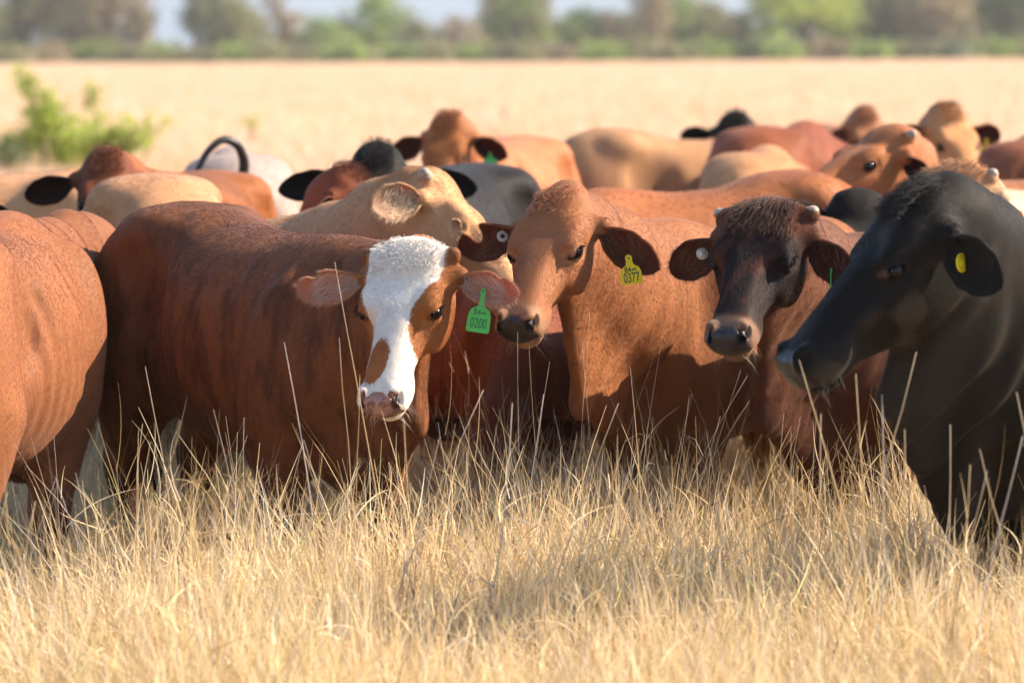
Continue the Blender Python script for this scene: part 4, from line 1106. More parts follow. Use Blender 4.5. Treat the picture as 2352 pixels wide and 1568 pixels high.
def ribs(amp):
    def mk(F, hs, L, H):
        def f(P):
            w = sm(P[:, 0] / L, -.30, -.15) * (1 - sm(P[:, 0] / L, .12, .28)) * sm(P[:, 2] / H, .62, .75) * (1 - sm(P[:, 2] / H, 1.0, 1.12))
            g = np.exp(-((P[:, 0] / L + .50) / .03) ** 2) * sm(P[:, 2] / H, .6, .72) * (1 - sm(P[:, 2] / H, .95, 1.1))
            return amp * w * np.sin((P[:, 0] + .18 * P[:, 2]) * 88) + 2.2 * amp * np.exp(-((P[:, 0] / L - .23 + .25 * (P[:, 2] / H - .9)) / .035) ** 2) * sm(P[:, 2] / H, .7, .85) * (1 - sm(P[:, 2] / H, 1.05, 1.15)) + 1.5 * amp * g
        return f
    return mk
HERD = [
 dict(k='A', label='brown brindle cow with a white face and a green tag numbered 0200', body=(612, 10.75), yaw=-56, L=.93, H=.955,
    head=(937, 578, 10.02, -108, 50, 3), hs=.88, lev=2, paint=paint_A, post=ribs(.0035),
    o=dict(fw=1.16, pw=1.1, rump=.0, wz=-.09, horn_base=True, girth=.98, ear=dict(len=.20, wid=.058), earL=dict(drop=.25, bite=[(.62, .76, .18, 1)]), earR=dict(drop=.12, back=-.12, len=.225, bite=[(.62, .80, .22, -1)]))),
 dict(k='B', label='orange red cow at the left edge, rump first and cut off by the frame', body=(-72, 10.25), yaw=82, L=.95, H=.94, lev=1,
    head=(200, 520, 11.5, 80, 40, 0), post=ribs(.0045), paint=paint_std((.29, .118, .052), legs=(.20, .075, .03)), o=dict(girth=.98)),  # legs coloured darker to stand in for shade low on the body
 dict(k='C', label='pale tan cow with one stub horn and its open ear towards the camera', body=(480, 12.25), yaw=-60, L=.95, H=.95, lev=1,
    head=(1012, 410, 11.6, -24, 42, -12), asleep=True, hs=.92, paint=paint_std(TAN, face=(CREAM, -.1, .02, -.3), earin=(.6, .40, .26), muzzle=(.45, .28, .22), top=(.50, .27, .14)),
    o=dict(horn_base=True, horns=[(-1, .05)], ear=dict(len=.20, wid=.07, cup=1.05), earR=dict(drop=.25, back=1.0, oo=1.3), rump=.04, wz=-.12, girth=.95)),
 dict(k='D', label='red cow with one dark ear behind the pale tan back', body=(440, 14.2), yaw=-95, L=.9, H=.94, paint=paint_std(RED, earin=(.05, .02, .012), earout=(.08, .03, .018), face=(DRED, -.1, .05, -.3)),
    head=(248, 362, 13.3, -85, 45, 0), hs=.95, o=dict(fw=.95, pw=.8, ear=dict(len=.2, wid=.06, drop=.3))),
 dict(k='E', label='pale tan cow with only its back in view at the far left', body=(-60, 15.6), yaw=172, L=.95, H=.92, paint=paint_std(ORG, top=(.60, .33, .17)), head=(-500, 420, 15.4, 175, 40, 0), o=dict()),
 dict(k='F', label='black cow with only one ear tip inside the left edge', body=(-330, 13.4), yaw=-95, L=.85, H=.92, paint=paint_std(BLACK, earin=BLACK), head=(-190, 430, 12.5, -88, 45, 0), o=dict(ear=dict(len=.2))),
 dict(k='G', label='cream cow seen from behind with a raised black tail', body=(540, 16.0), yaw=96, L=.95, H=.97, paint=paint_std((.50, .36, .26), top=(.42, .32, .27)), head=(540, 640, 17.1, 90, 60, 0),
    o=dict(girth=.92, tail=[(-.76, -.01, 1.17), (-.83, .02, 1.25), (-.86, .07, 1.27), (-.88, .13, 1.23), (-.88, .18, 1.14), (-.87, .24, 1.0)], switch=False)),
 dict(k='J', label='black cow looking over the cream horned cow', body=(1000, 14.3), yaw=-113, L=.9, H=.96, paint=paint_std(BLACK, earin=(.02, .016, .015), top=(.028, .024, .022)), head=(868, 350, 13.4, -82, 40, 0), hs=1.0,
    o=dict(pw=.75, fw=.95, ear=dict(len=.24, wid=.06, drop=.18, back=0))),
 dict(k='K', label='dark red calf peering out behind the ear of the cream horned cow', cat='calf', body=(715, 12.85), yaw=-60, L=.62, H=.80, paint=paint_std(DRED, earin=(.05, .02, .013)), head=(800, 402, 12.6, -25, 38, 0), hs=.85,
    o=dict(girth=.75, pw=.8, ear=dict(len=.17, drop=.5))),
 dict(k='L', label='orange red cow with a green tag standing behind the black one', body=(1150, 17.3), yaw=-103, L=.95, H=.99, paint=paint_std(ORG, top=(.50, .20, .09), earin=(.06, .02, .012), face=(RED, -.1, .05, -.3)), head=(1028, 276, 16.3, -104, 48, 0), hs=.92,
    o=dict(pw=.78, fw=.9, ear=dict(len=.19, drop=.5), tail='down')),
 dict(k='M', label='orange red cow with a peaked head and a yellow tag numbered 0377', body=(1655, 11.6), yaw=-122, L=.93, H=.90, lev=2,
    head=(1280, 462, 10.45, -113, 38, 4), hs=.88, paint=paint_std((.31, .13, .056), ring=(.36, .20, .115), muzzle=(.045, .036, .036), earin=(.13, .05, .028), earout=(.26, .085, .032), eyer=((.45, .24, .12), .05, .035, .5), face=((.38, .16, .07), -.1, .0, -.3)),
    post=folds(.0045, 95), o=dict(fw=1.1, poll=.045, dewlap=.12, ear=dict(len=.235, wid=.066, cup=.95), earL=dict(drop=.70, od=.1), earR=dict(drop=.22, bite=[(.55, .80, .5, -1)]))),
 dict(k='N', label='long red back behind the cow with the 0377 tag', body=(1590, 13.4), yaw=-150, L=.94, H=.95, paint=paint_std((.33, .125, .05)), head=(1290, 520, 12.5, -115, 42, 0), hs=.85, o=dict(rump=.02, wz=-.05, ear=dict(off=True))),
 dict(k='O', label='dark-faced brown cow with two stub horns and a white disc in one ear', body=(2150, 11.15), yaw=-135, L=.9, H=.88, lev=2,
    head=(1755, 482, 10.2, -112, 37, 3), hs=.89, paint=None, post=folds(.0045, 95),
    o=dict(fw=1.16, pw=1.18, deep=1.05, horn_base=True, horns=[(1, .030), (-1, .030)], horn_r=.82, dewlap=.14, ear=dict(len=.20, wid=.064, cup=.95), earL=dict(len=.19, drop=1.0, back=.3), earR=dict(drop=.55))),
 dict(k='P', label='large black cow nearest the camera at the right', body=(2590, 9.5), yaw=-146, L=.86, H=.97, lev=2,
    head=(2112, 455, 8.9, -160, 41, 0), hs=.99, paint=None, post=folds(.0055, 88),
    o=dict(poll=.035, deep=1.15, mw=1.2, dewlap=.08, neck=1.15, wz=-.08, tuck=.16, ear=dict(len=.185, wid=.075, cup=.8), earL=dict(drop=.9, back=.75, oo=.5), earR=dict(drop=.5))),
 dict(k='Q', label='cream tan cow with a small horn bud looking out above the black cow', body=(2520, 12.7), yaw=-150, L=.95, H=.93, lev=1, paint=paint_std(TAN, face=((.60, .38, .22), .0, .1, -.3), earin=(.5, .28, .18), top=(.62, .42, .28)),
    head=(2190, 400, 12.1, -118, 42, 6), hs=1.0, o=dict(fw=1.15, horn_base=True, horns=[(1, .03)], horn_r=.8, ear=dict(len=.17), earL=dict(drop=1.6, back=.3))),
 dict(k='R', label='black calf showing one shaggy ear between two larger cows', cat='calf', body=(1990, 12.7), yaw=-90, L=.65, H=.78, paint=paint_std(BLACK, earin=(.018, .014, .014)), head=(1985, 458, 12.1, -90, 50, -14), hs=.85,
    o=dict(girth=.72, horn_base=True, horns=[(1, .05)], ear=dict(len=.14, wid=.06, drop=.25), tail='down')),
 dict(k='S', label='orange brown horned cow in profile with a green tag in its dark ear', body=(2330, 14.7), yaw=-155, L=.95, H=.93, lev=1, paint=paint_std(ORG, earin=(.05, .02, .014), earout=(.10, .035, .02), face=((.40, .16, .065), -.1, .05, -.3)),
    head=(2040, 303, 13.8, -150, 22, 0), hs=1.0, o=dict(horn_base=True, horns=[(1, .045)], horn_r=.8, ear=dict(len=.17, wid=.06), earL=dict(drop=.7, back=.5), earR=dict(drop=.2))),
 dict(k='T', label='pale tan cow standing side on far behind the long red back', body=(1590, 18.6), yaw=18, L=.95, H=.98, paint=paint_std((.40, .215, .105), top=(.44, .24, .12)), head=(1850, 420, 18.4, 10, 50, 0), o=dict(rump=.03)),
 dict(k='U', label='light tan rump right of the pale cow standing side on', body=(1745, 16.6), yaw=80, L=.9, H=.96, paint=paint_std((.44, .23, .11)), head=(1770, 640, 17.6, 90, 60, 0), o=dict(girth=.8)),
 dict(k='V', label='cow with a small black head and ears held out level', body=(1745, 21.0), yaw=-90, L=.9, H=.92, paint=paint_std(DRED, face=(BLACK, -.2, -.1, -.4), earin=BLACK, earout=BLACK), head=(1690, 272, 20.0, -95, 45, 0), hs=.95, o=dict(ear=dict(len=.19, drop=.1))),
 dict(k='X', label='orange cow facing the camera with a yellow tag in its ear', body=(2125, 18.3), yaw=-95, L=.9, H=.96, paint=paint_std(ORG, face=((.55, .28, .12), -.1, .1, -.3), earin=(.08, .03, .02)), head=(2180, 256, 17.2, -70, 42, 0), hs=.95, o=dict(fw=.92, pw=.82, ear=dict(len=.18, drop=.25))),
 dict(k='Y', label='brown red rump at the right edge beyond the cream tan cow', body=(2375, 16.8), yaw=82, L=.95, H=1.0, paint=paint_std((.27, .09, .038)), head=(2380, 640, 17.9, 85, 60, 0), o=dict(girth=1.0)),
 dict(k='V2', label='rounded red brown back just right of the small black head', body=(1805, 18.4), yaw=70, L=.92, H=1.02, paint=paint_std((.26, .085, .036)), head=(1850, 600, 19.5, 80, 60, 0), o=dict(girth=1.0)),
 dict(k='W', label='farthest orange cow with only the top of its head showing', body=(1925, 22.6), yaw=-80, L=.9, H=.95, paint=paint_std(ORG), head=(1988, 262, 21.5, -80, 45, 0), hs=.95, o=dict(pw=.8, fw=.92, ear=dict(len=.14, drop=.9))),
 dict(k='Z', label='dark red calf in the gap right of the white-faced cow, its chest showing', cat='calf', body=(1165, 12.15), yaw=-72, L=.62, H=.74, paint=paint_std((.22, .068, .028)), head=(1150, 930, 11.55, -100, 55, 0), hs=.75, o=dict(girth=.72)),
]
def paint_O(D):
    paint_std((.085, .031, .016), legs=(.07, .028, .016), ring=(.28, .17, .11), muzzle=(.05, .040, .042), earin=(.11, .038, .022), earout=(.13, .045, .024), top=(.19, .08, .042))(D)  # body painted dark for the shade on it, back lighter as if sunlit
    q = D['H']; x, y, z = q.T; ear = D['ear']; c = D['coat']
    f = D['hw'] * sm(x + vnoise(D['P'], 22, 4) * .02, .05, .14) * (1 - sm(x, .40, .44)) * sm(z, -.20, -.10) * (~ear)
    c = blend(c, (.030, .015, .012), f * .92)
    tp = D['hw'] * (1 - sm(x, .03, .12)) * (~ear)
    c = blend(c, (.16, .055, .026), tp * .8)
    st = sm(vnoise(D['P'] * [1, 3, 1], 26, 6), .2, .6) * D['hw'] * (~ear) * (x < .38)
    c = blend(c, (.17, .06, .03), st * .45)
    D['coat'] = c
def paint_P(D):
    paint_std(BLACK, muzzle=(.035, .033, .036), earin=(.03, .026, .024), earout=(.045, .04, .037), var=.2)(D)
    q = D['H']; x, y, z = q.T; c = D['coat']; ear = D['ear']
    b = sm(vnoise(D['P'], 28, 8), .1, .9) * D['hw'] * (~ear)
    c = blend(c, (.085, .065, .050), b * sm(-z, .06, .14) * .7)
    nk = (1 - D['hw']) * (~ear) * sm(vnoise(D['P'] * [1, 1, .4], 16, 11), -.2, .7)
    c = blend(c, (.05, .042, .036), nk * .6)
    D['coat'] = c
BYK = {c['k']: c for c in HERD}
BYK['O']['paint'] = paint_O; BYK['P']['paint'] = paint_P

for c in HERD:
    cow(c)
# ------------------------------------------------------------------ hair
def hair_material(rough=.55):
    b = NB('hair'); c = b.attr('tint')
    p = principled(b, Base_Color=c, Roughness=rough); p.inputs['Specular IOR Level'].default_value = .28
    tr = b.n('BsdfTranslucent'); b.set(tr.inputs['Color'], c)
    ms = b.n('MixShader'); ms.inputs[0].default_value = .10
    b.t.links.new(p.outputs[0], ms.inputs[1]); b.t.links.new(tr.outputs[0], ms.inputs[2])
    return b.done(ms.outputs[0])
M_HAIR = hair_material()

def hair_curves(name, PT, rad, tint, parent, tip=.15):
    """PT: (n, k, 3) control points"""
    n, k, _ = PT.shape
    hc = bpy.data.hair_curves.new(name); hc.add_curves([k] * n)
    hc.attributes['position'].data.foreach_set('vector', PT.astype(np.float32).ravel())
    r = hc.attributes.get('radius') or hc.attributes.new('radius', 'FLOAT', 'POINT')
    prof = np.linspace(1, tip, k)[None] * np.broadcast_to(np.asarray(rad, float).reshape(-1, 1), (n, 1))
    r.data.foreach_set('value', prof.astype(np.float32).ravel())
    t = hc.attributes.new('tint', 'FLOAT_COLOR', 'CURVE'); c = np.ones((n, 4), np.float32); c[:, :3] = np.clip(tint, 0, 1); t.data.foreach_set('color', c.ravel())
    hc.materials.append(M_HAIR)
    o = bpy.data.objects.new(name, hc); COL.objects.link(o)
    if parent: o.parent = parent
    return o

def skin_samples(ob, n, rng, weight=None):
    me = ob.data; me.calc_loop_triangles()
    nt_ = len(me.loop_triangles); tv = np.empty(nt_ * 3, np.int32); me.loop_triangles.foreach_get('vertices', tv); tv = tv.reshape(-1, 3)
    nv = len(me.vertices); co = np.empty(nv * 3, np.float32); me.vertices.foreach_get('co', co); co = co.reshape(-1, 3).astype(float)
    nr = np.empty(nv * 3, np.float32); me.vertex_normals.foreach_get('vector', nr); nr = nr.reshape(-1, 3).astype(float)
    a, b_, c = co[tv[:, 0]], co[tv[:, 1]], co[tv[:, 2]]
    ar = np.linalg.norm(np.cross(b_ - a, c - a), axis=1)
    if weight is not None: ar = ar * weight[tv].mean(1)
    cs = np.cumsum(ar); f = np.searchsorted(cs, rng.rand(n) * cs[-1]).clip(0, nt_ - 1)
    u = rng.rand(n); v = rng.rand(n); m = u + v > 1; u[m] = 1 - u[m]; v[m] = 1 - v[m]; w = 1 - u - v
    bc = np.stack([w, u, v], 1); ti = tv[f]
    P = (co[ti] * bc[..., None]).sum(1); N = (nr[ti] * bc[..., None]).sum(1); N /= np.maximum(np.linalg.norm(N, axis=1, keepdims=True), 1e-9)
    return P, N, ti, bc

def fur(sp, n_head, n_body, seed=1, hl=.008, bl=.010, hr=.00034, br=.00036):
    ob = sp['ob']; D = sp['D']; rng = np.random.RandomState(seed); F = sp['F']; hs = sp['hs']
    hwv = D['hw']; ear = D['ear'].astype(float)
    nose = D['wet']; q = D['H']
    noeye = 1 - (np.sqrt(((q[:, 0] - .183) / .034) ** 2 + ((q[:, 2] + .053) / .024) ** 2) < 1) * (np.abs(q[:, 1]) > .07) * (hwv > .5)
    hide = (1 - nose) * noeye * (1 - nostril_in(D))
    # skip the skin that faces well away from where anybody can stand, and the legs lost in the grass
    for part, n, ln, rd in (('h', n_head, hl, hr), ('b', n_body, bl, br)):
        if n <= 0: continue
        wt = (np.where(D['ear'], 1.0, sm(hwv, .2, .6)) if part == 'h' else (1 - sm(hwv, .2, .6)) * (1 - ear) * sm(D['P'][:, 2], .25, .45)) * hide
        P, N, ti, bc = skin_samples(ob, n, rng, wt)
        lerp = lambda arr: (arr[ti] * (bc if arr.ndim == 1 else bc[..., None])).sum(1)
        col = lerp(D['coat']); c2 = lerp(D['coat2']); ms = lerp(D['msk']) + rng.randn(n) * .003
        white = ms > 0
        br_ = lerp(D['brin'])
        st = vnoise(P * [1, 1, .35], 34, 21) + .5 * vnoise(P * [1, 1, .4], 80, 22)
        col = blend(col, (.03, .013, .009), np.clip(br_ * sm(st, .35, 1.3), 0, 1) * .75)
        col = np.where(white[:, None], c2, col)
        shade = (1 + .09 * vnoise(P, 14, seed + 5) + rng.randn(n) * .05)[:, None]
        col = col * np.clip(shade, .5, 1.6)
        H = lerp(q); e = lerp(ear) > .5
        if part == 'h':
            fl = H - np.array([.12, 0, -.02]); fl[:, 1] *= 1.2; fl[:, 0] += .35 * np.sign(fl[:, 0]) * 0; flow = fl @ F[1]
            flow[e] = np.array([0, 0, -.3]) + (H[e] * [0, 1, 0]) @ F[1] * 4
        else:
            flow = np.tile([-.55, 0, -.75], (n, 1)) + np.stack([vnoise(P, 9, 31), vnoise(P, 9, 32), vnoise(P, 9, 33)], 1) * .07
        flow = flow - N * (flow * N).sum(1, keepdims=True); flow /= np.maximum(np.linalg.norm(flow, axis=1, keepdims=True), 1e-6)
        flow += rng.randn(n, 3) * .08
        l = (ln * rng.uniform(.6, 1.25, n) * np.where(e, 1.1, 1 - .55 * sm(H[:, 0], .33, .42) * (part == 'h')))[:, None]
        lift = .11
        p0 = P - N * .0008; p1 = P + flow * l * .5 + N * l * lift * .75; p2 = P + flow * l + N * l * lift * .8
        hair_curves('fur', np.stack([p0, p1, p2], 1), rd, col, ob)

def ear_fringe(sp, key, n_rim, n_in, c_rim, c_in, ln=.022, lin=.045, seed=3):
    fr = sp['fr'][key]; ob = sp['ob']; rng = np.random.RandomState(seed); inn = fr['inner']; ns, nc, _ = inn.shape
    X, Y, Z = fr['X'], fr['Y'], fr['Z']
    i = (rng.uniform(.12, .99, n_rim) * (ns - 1)); ii = i.astype(int); fr_ = (i - ii)[:, None]; ii2 = np.minimum(ii + 1, ns - 1)
    j = np.where(rng.rand(n_rim) < .5, 0, nc - 1); sg = np.where(j == 0, -1, 1)[:, None]
    j = np.where(j == 0, rng.randint(0, 2, n_rim), nc - 1 - rng.randint(0, 2, n_rim))
    p = inn[ii, j] * (1 - fr_) + inn[ii2, j] * fr_
    d = Y * sg * .8 + X * .8 + Z * .25 + rng.randn(n_rim, 3) * .3; d /= np.linalg.norm(d, axis=1, keepdims=True)
    l = (ln * rng.uniform(.4, 1.2, n_rim))[:, None]
    PT1 = np.stack([p, p + d * l * .5, p + d * l + X * l * .2 - np.array([0, 0, .15]) * l], 1)
    C1 = np.array(c_rim) * rng.uniform(.75, 1.2, (n_rim, 1))
    i = (rng.uniform(.08, .75, n_in) * (ns - 1)).astype(int); j = (nc * rng.uniform(.12, .9, n_in)).astype(int)
    p = inn[i, j]; sg = ((j / nc) > .5) * 2.0 - 1
    d = X * .8 + Z * .45 - Y * (sg * .35)[:, None] + rng.randn(n_in, 3) * .28 + np.array([0, 0, -.25]); d /= np.linalg.norm(d, axis=1, keepdims=True)
    l = (lin * rng.uniform(.4, 1.15, n_in))[:, None]
    PT2 = np.stack([p, p + d * l * .5, p + d * l - np.array([0, 0, .2]) * l], 1)
    C2 = np.array(c_in) * rng.uniform(.6, 1.25, (n_in, 1))
    hair_curves('ear_hair', np.concatenate([PT1, PT2]), .00045, np.concatenate([C1, C2]), ob)

def lashes(sp, col=(.02, .012, .01), white=False):
    F, hs, ob = sp['F'], sp['hs'], sp['ob']; fw = sp['o'].get('fw', 1.0); rng = np.random.RandomState(8); PT = []
    for y in (1, -1):
        for k in range(70):
            t = rng.uniform(-1, 1); b0 = np.array([.181 + t * .017 - .003, y * (.110 * fw), -.045 + .012 * (1 - t * t) - .006])
            d = np.array([-.15 + t * .35, y * 1.0, .35 + rng.randn() * .12]); d = d / np.linalg.norm(d); l = .017 * rng.uniform(.6, 1.1)
            PT.append([b0, b0 + d * l * .5, b0 + d * l + np.array([.004, 0, -.004])])
    PT = np.array(PT) * hs; PT = F[0] + PT @ F[1]
    hair_curves('eyelashes', PT, .0006, np.tile(col, (len(PT), 1)), ob)
def whiskers(sp, col=(.5, .42, .35), n=70):
    F, hs, ob = sp['F'], sp['hs'], sp['ob']; mw = sp['o'].get('mw', 1.0); rng = np.random.RandomState(9); PT = []
    for k in range(n):
        y = rng.choice([-1, 1]); b0 = np.array([rng.uniform(.40, .49), y * rng.uniform(.01, .06) * mw, rng.uniform(-.16, -.12)])
        d = np.array([.5 + rng.randn() * .3, y * .5 + rng.randn() * .3, -.9]); d /= np.linalg.norm(d); l = rng.uniform(.02, .05)
        PT.append([b0, b0 + d * l * .5, b0 + d * l + np.array([.004, 0, -.004])])
    PT = np.array(PT) * hs; PT = F[0] + PT @ F[1]
    hair_curves('whiskers', PT, .0004, np.tile(col, (len(PT), 1)), ob)
def topknot(sp, n, col, ln=.04, lean=(.25, 0, .6), wid=.06, x0=.03):
    """longer hair on the poll"""
    F, hs, ob = sp['F'], sp['hs'], sp['ob']; rng = np.random.RandomState(12); D = sp['D']; q = D['H']
    m = np.where((q[:, 0] > -.06) & (q[:, 0] < x0 + .05) & (np.abs(q[:, 1]) < wid) & (q[:, 2] > -.05) & (~D['ear']) & (D['hw'] > .3))[0]
    if not len(m): return
    idx_ = rng.choice(m, n); p = D['P'][idx_] + rng.randn(n, 3) * .004
    d = (np.array(lean) + np.stack([np.zeros(n), q[idx_, 1] * 7, np.zeros(n)], 1) + rng.randn(n, 3) * .3) @ F[1]; d /= np.linalg.norm(d, axis=1, keepdims=True)
    l = (ln * rng.uniform(.4, 1.2, n))[:, None]; fx = np.array([1.0, 0, 0]) @ F[1]
    PT = np.stack([p, p + d * l * .5, p + d * l * .8 + fx * l * .45], 1)
    c = np.array(col) * rng.uniform(.5, 1.6, (n, 1))
    hair_curves('forelock', PT, .0006, c, ob)

# ------------------------------------------------------------------ ear tags
def tag_outline(w, h, nw, nh, r=.006):
    P = []
    def arc(cx, cy, a0, a1, rr=r, n=5):
        for k in range(n + 1):
            a = R(a0 + (a1 - a0) * k / n); P.append((cx + rr * math.cos(a), cy + rr * math.sin(a)))
    y0 = -nh - h
    arc(w / 2 - r, y0 + r, -90, 0); P.append((w / 2 * .97, -nh - h * .34)); P.append((w / 2 * .80, -nh - h * .12)); P.append((nw / 2 * 1.3, -nh + .002)); P.append((nw / 2, -nh * .5))
    arc(0, -.006, 0, 180, nw / 2 + .0015, 8)
    P.append((-nw / 2, -nh * .5)); P.append((-nw / 2 * 1.3, -nh + .002)); P.append((-w / 2 * .80, -nh - h * .12)); P.append((-w / 2 * .97, -nh - h * .34))
    arc(-w / 2 + r, y0 + r, 180, 270)
    return P
def extrude(P, z0, z1):
    n = len(P); V = [(x, y, z0) for x, y in P] + [(x, y, z1) for x, y in P]
    return V, [list(range(n))[::-1], list(range(n, 2 * n))] + [[i, (i + 1) % n, n + (i + 1) % n, n + i] for i in range(n)]
def lettering(txt, size, loc, parent, mat_, rz=0, sx=1.0):
    cu = bpy.data.curves.new('lettering', 'FONT'); cu.body = txt; cu.size = size; cu.align_x = 'CENTER'; cu.align_y = 'CENTER'; cu.extrude = .0001; cu.offset = .0004
    cu.materials.append(mat_); tmp = bpy.data.objects.new('lettering_curve', cu); COL.objects.link(tmp); bpy.context.view_layer.update()
    me = bpy.data.meshes.new_from_object(tmp.evaluated_get(bpy.context.evaluated_depsgraph_get())); bpy.data.objects.remove(tmp)
    o = bpy.data.objects.new('lettering', me); COL.objects.link(o); o.parent = parent; o.location = loc; o.rotation_euler = (0, 0, rz); o.scale = (sx, 1, 1)
def tag_frame(sp, pos, face, roll):
    """pos: cow-local point; face: world direction the tag faces"""
    z = Vector(face).normalized(); up = Vector((0, 0, 1)); y = (up - z * up.dot(z)).normalized(); y.rotate(Matrix.Rotation(R(roll), 3, z)); x = y.cross(z)
    M = Matrix(((x.x, y.x, z.x, 0), (x.y, y.y, z.y, 0), (x.z, y.z, z.z, 0), (0, 0, 0, 1)))
    ob = sp['ob']; bpy.context.view_layer.update()
    wp = ob.matrix_world @ Vector(pos)
    M.translation = wp
    return ob.matrix_world.inverted() @ M
def ear_tag(sp, key, ti, tj, kind, face=(0, -1, .05), roll=0, w=.056, h=.062, nw=.012, nh=.045, off=.010, text=None):
    fr = sp['fr'][key]; inn = fr['inner']; p = inn[int(ti * 29), int(tj * 14)] + fr['Z'] * off
    mt, ink = (M_TAG_GREEN, M_TAG_INK_G) if kind == 'green' else (M_TAG_YELLOW, M_TAG_INK_Y)
    V, Fc = extrude(tag_outline(w, h, nw, nh), -.0009, .0009)
    o = link_mesh('ear_tag', V, Fc, mt, sp['ob'], smooth=False); o.matrix_local = tag_frame(sp, p, face, roll)
    o['label'] = kind + ' plastic ear tag' + (' numbered ' + text if text else '')
    v, f = [], []
    ring = [(math.cos(a) * .0062, math.sin(a) * .0062 - .006) for a in np.linspace(0, 2 * math.pi, 17)[:-1]]
    V, Fc = extrude(ring, .0009, .0030); link_mesh('stud', V, Fc, mt, o, smooth=False)
    hole = [(math.cos(a) * .0028, math.sin(a) * .0028 - .006) for a in np.linspace(0, 2 * math.pi, 13)[:-1]]
    V, Fc = extrude(hole, .0030, .0034); link_mesh('stud_hole', V, Fc, ink, o, smooth=False)
    if text:
        lettering('B4', .021, (-.007, -nh - h * .22, .0011), o, ink, sx=.85); lettering('R', .017, (.011, -nh - h * .22, .0011), o, ink, rz=R(90), sx=.9)
        lettering(text, .036, (0, -nh - h * .66, .0011), o, ink, sx=.60)
    return o
def disc_tag(sp, key, ti, tj, face=(0, -1, .05), r=.0155, dark=True, off=.006, mat_=None, lab='white round ear tag'):
    fr = sp['fr'][key]; p = fr['inner'][int(ti * 29), int(tj * 14)] + fr['Z'] * off
    V = []; Fc = []; n = 28
    prof = [(r, -.001), (r, .0012), (r * .92, .0022), (r * .5, .0026), (r * .42, .0022), (0.0001, .0020)] if dark else [(r, -.001), (r, .0012), (r * .92, .0022), (r * .36, .0026), (r * .30, .005), (0.0001, .0058)]
    for k, (rr, z) in enumerate(prof):
        for j in range(n): V.append((rr * math.cos(2 * math.pi * j / n), rr * math.sin(2 * math.pi * j / n), z))
    for k in range(len(prof) - 1):
        for j in range(n): Fc.append([k * n + j, k * n + (j + 1) % n, (k + 1) * n + (j + 1) % n, (k + 1) * n + j])
    o = link_mesh('ear_tag', V, Fc, mat_ or M_TAG_WHITE, sp['ob']); o.matrix_local = tag_frame(sp, p, face, 0); o['label'] = lab
    if dark:
        hole = [(math.cos(a) * r * .42, math.sin(a) * r * .42) for a in np.linspace(0, 2 * math.pi, 17)[:-1]]
        V, Fc = extrude(hole, .0018, .0029); link_mesh('tag_hole', V, Fc, M_TAG_DARK, o, smooth=False)
    for k in range(26):      # moulded marks round the rim
        a = 2 * math.pi * k / 26
        if k % 7 == 6: continue
        V, Fc = extrude([(-.0005, -.0011), (.0005, -.0011), (.0005, .0011), (-.0005, .0011)], 0, .0004)
        c = link_mesh('rim_mark', V, Fc, M_TAG_INK_Y, o, smooth=False) if k == 0 else None
        if k == 0: first = c
        else: c = bpy.data.objects.new('rim_mark', first.data); COL.objects.link(c); c.parent = o
        c.location = (math.cos(a) * r * .74, math.sin(a) * r * .74, .0022); c.rotation_euler = (0, 0, a - math.pi / 2)
    return o

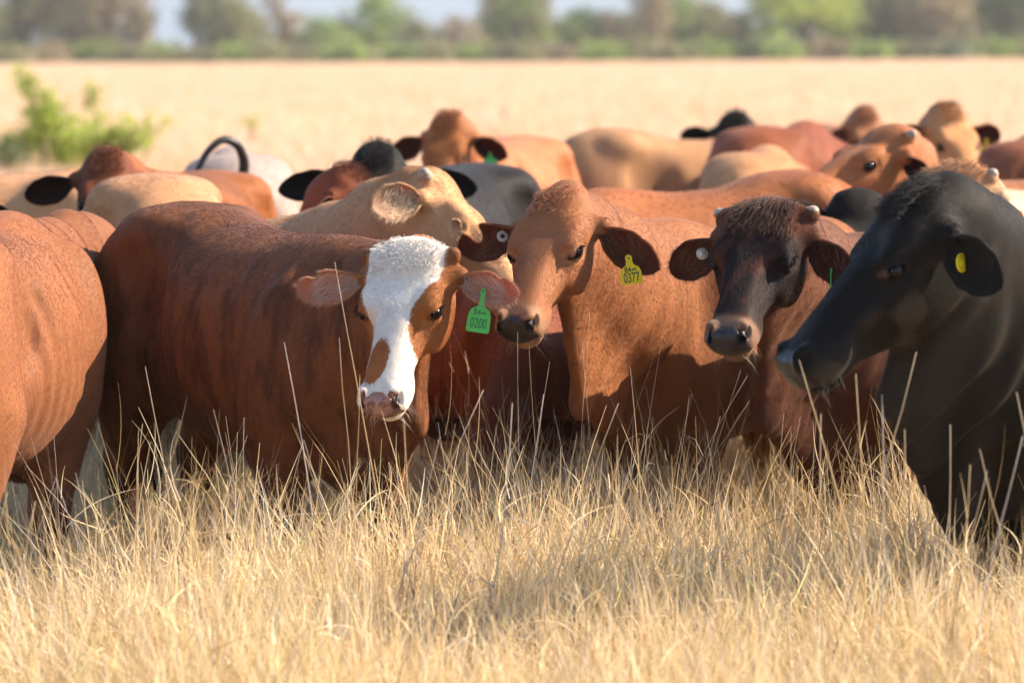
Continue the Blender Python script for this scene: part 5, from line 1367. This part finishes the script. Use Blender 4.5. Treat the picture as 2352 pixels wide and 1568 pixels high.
def dress():
    S = BYK
    ear_tag(S['A'], 'earL', .50, .45, 'green', face=(.05, -1, 0), roll=-9, text='0200', w=.060, h=.066, nh=.046)
    ear_tag(S['M'], 'earL', .60, .45, 'yellow', face=(.1, -1, 0), roll=9, off=.03, text='0377', w=.058, h=.050, nh=.026, nw=.016)
    disc_tag(S['M'], 'earR', .33, .5); disc_tag(S['O'], 'earR', .42, .5, dark=False)
    ear_tag(S['O'], 'earL', .6, .4, 'green', face=(1, -.25, 0), roll=-4)
    disc_tag(S['P'], 'earL', .4, .4, face=(.75, -.6, .1), r=.022, dark=False, off=.012, mat_=M_TAG_YELLOW, lab='yellow button ear tag')
    ear_tag(S['L'], 'earL', .6, .4, 'green', w=.062, h=.06, nh=.02)
    ear_tag(S['X'], 'earL', .6, .4, 'yellow', w=.062, h=.065, nh=.03)
    ear_tag(S['S'], 'earL', .5, .4, 'green', face=(.9, -.45, 0), roll=-25, h=.07)
    fur(S['A'], NF[0], NF[1], 1); fur(S['M'], NF[0], NF[1], 2); fur(S['O'], NF[0], NF[1], 3, hl=.010); fur(S['P'], NF[0], NF[1] // 3, 4, hl=.006, bl=.007)
    fur(S['C'], NF[0] // 2, NF[1] // 3, 5, hr=.0006, br=.0008); fur(S['B'], 0, NF[1], 6, br=.00036)
    for i, k in enumerate('D E F G J K L N Q R S T U V X Y V2 W Z'.split()): fur(S[k], NF[0] // 5, NF[1] // 5, 10 + i, hr=.0006, br=.0006, hl=.010, bl=.014)
    for k, a, b_, c1, c2 in (('A', 500, 520, (.55, .30, .17), (.62, .46, .36)), ('M', 350, 160, (.28, .12, .06), (.24, .11, .06)), ('O', 350, 160, (.14, .06, .035), (.20, .09, .05)), ('C', 380, 420, (.66, .46, .28), (.70, .55, .36)), ('P', 260, 100, (.03, .025, .022), (.03, .025, .022)), ('R', 420, 200, (.02, .017, .016), (.02, .017, .016))):
        for e in ('earL', 'earR'):
            ear_fringe(S[k], e, a, b_, c1, c2, ln=.045 if k == 'R' else .013, lin=.032)
    for k in 'AMOP': lashes(S[k])
    lashes(S['C'], (.6, .45, .3))
    for k, c in (('A', (.6, .5, .42)), ('M', (.3, .2, .14)), ('O', (.4, .28, .2)), ('P', (.10, .08, .07))): whiskers(S[k], c)
    topknot(S['O'], 2200, (.09, .045, .028), ln=.034, wid=.095, x0=.05, lean=(.9, 0, .16)); topknot(S['P'], 1600, (.03, .025, .02), ln=.035); topknot(S['M'], 900, (.26, .10, .045), ln=.016); topknot(S['A'], 1500, (.62, .56, .50), ln=.014, wid=.1)
    for k, c in (('L', (.22, .08, .03)), ('D', (.13, .045, .02)), ('J', (.02, .016, .014)), ('K', (.12, .04, .018)), ('X', (.24, .10, .04)), ('W', (.24, .10, .04)), ('V', (.015, .012, .01))):
        topknot(S[k], 500, c, ln=.04, wid=.05, lean=(-.1, 0, .6))
    topknot(S['Q'], 900, (.36, .18, .08), ln=.035, wid=.1)
NF = (60000, 160000)
dress()
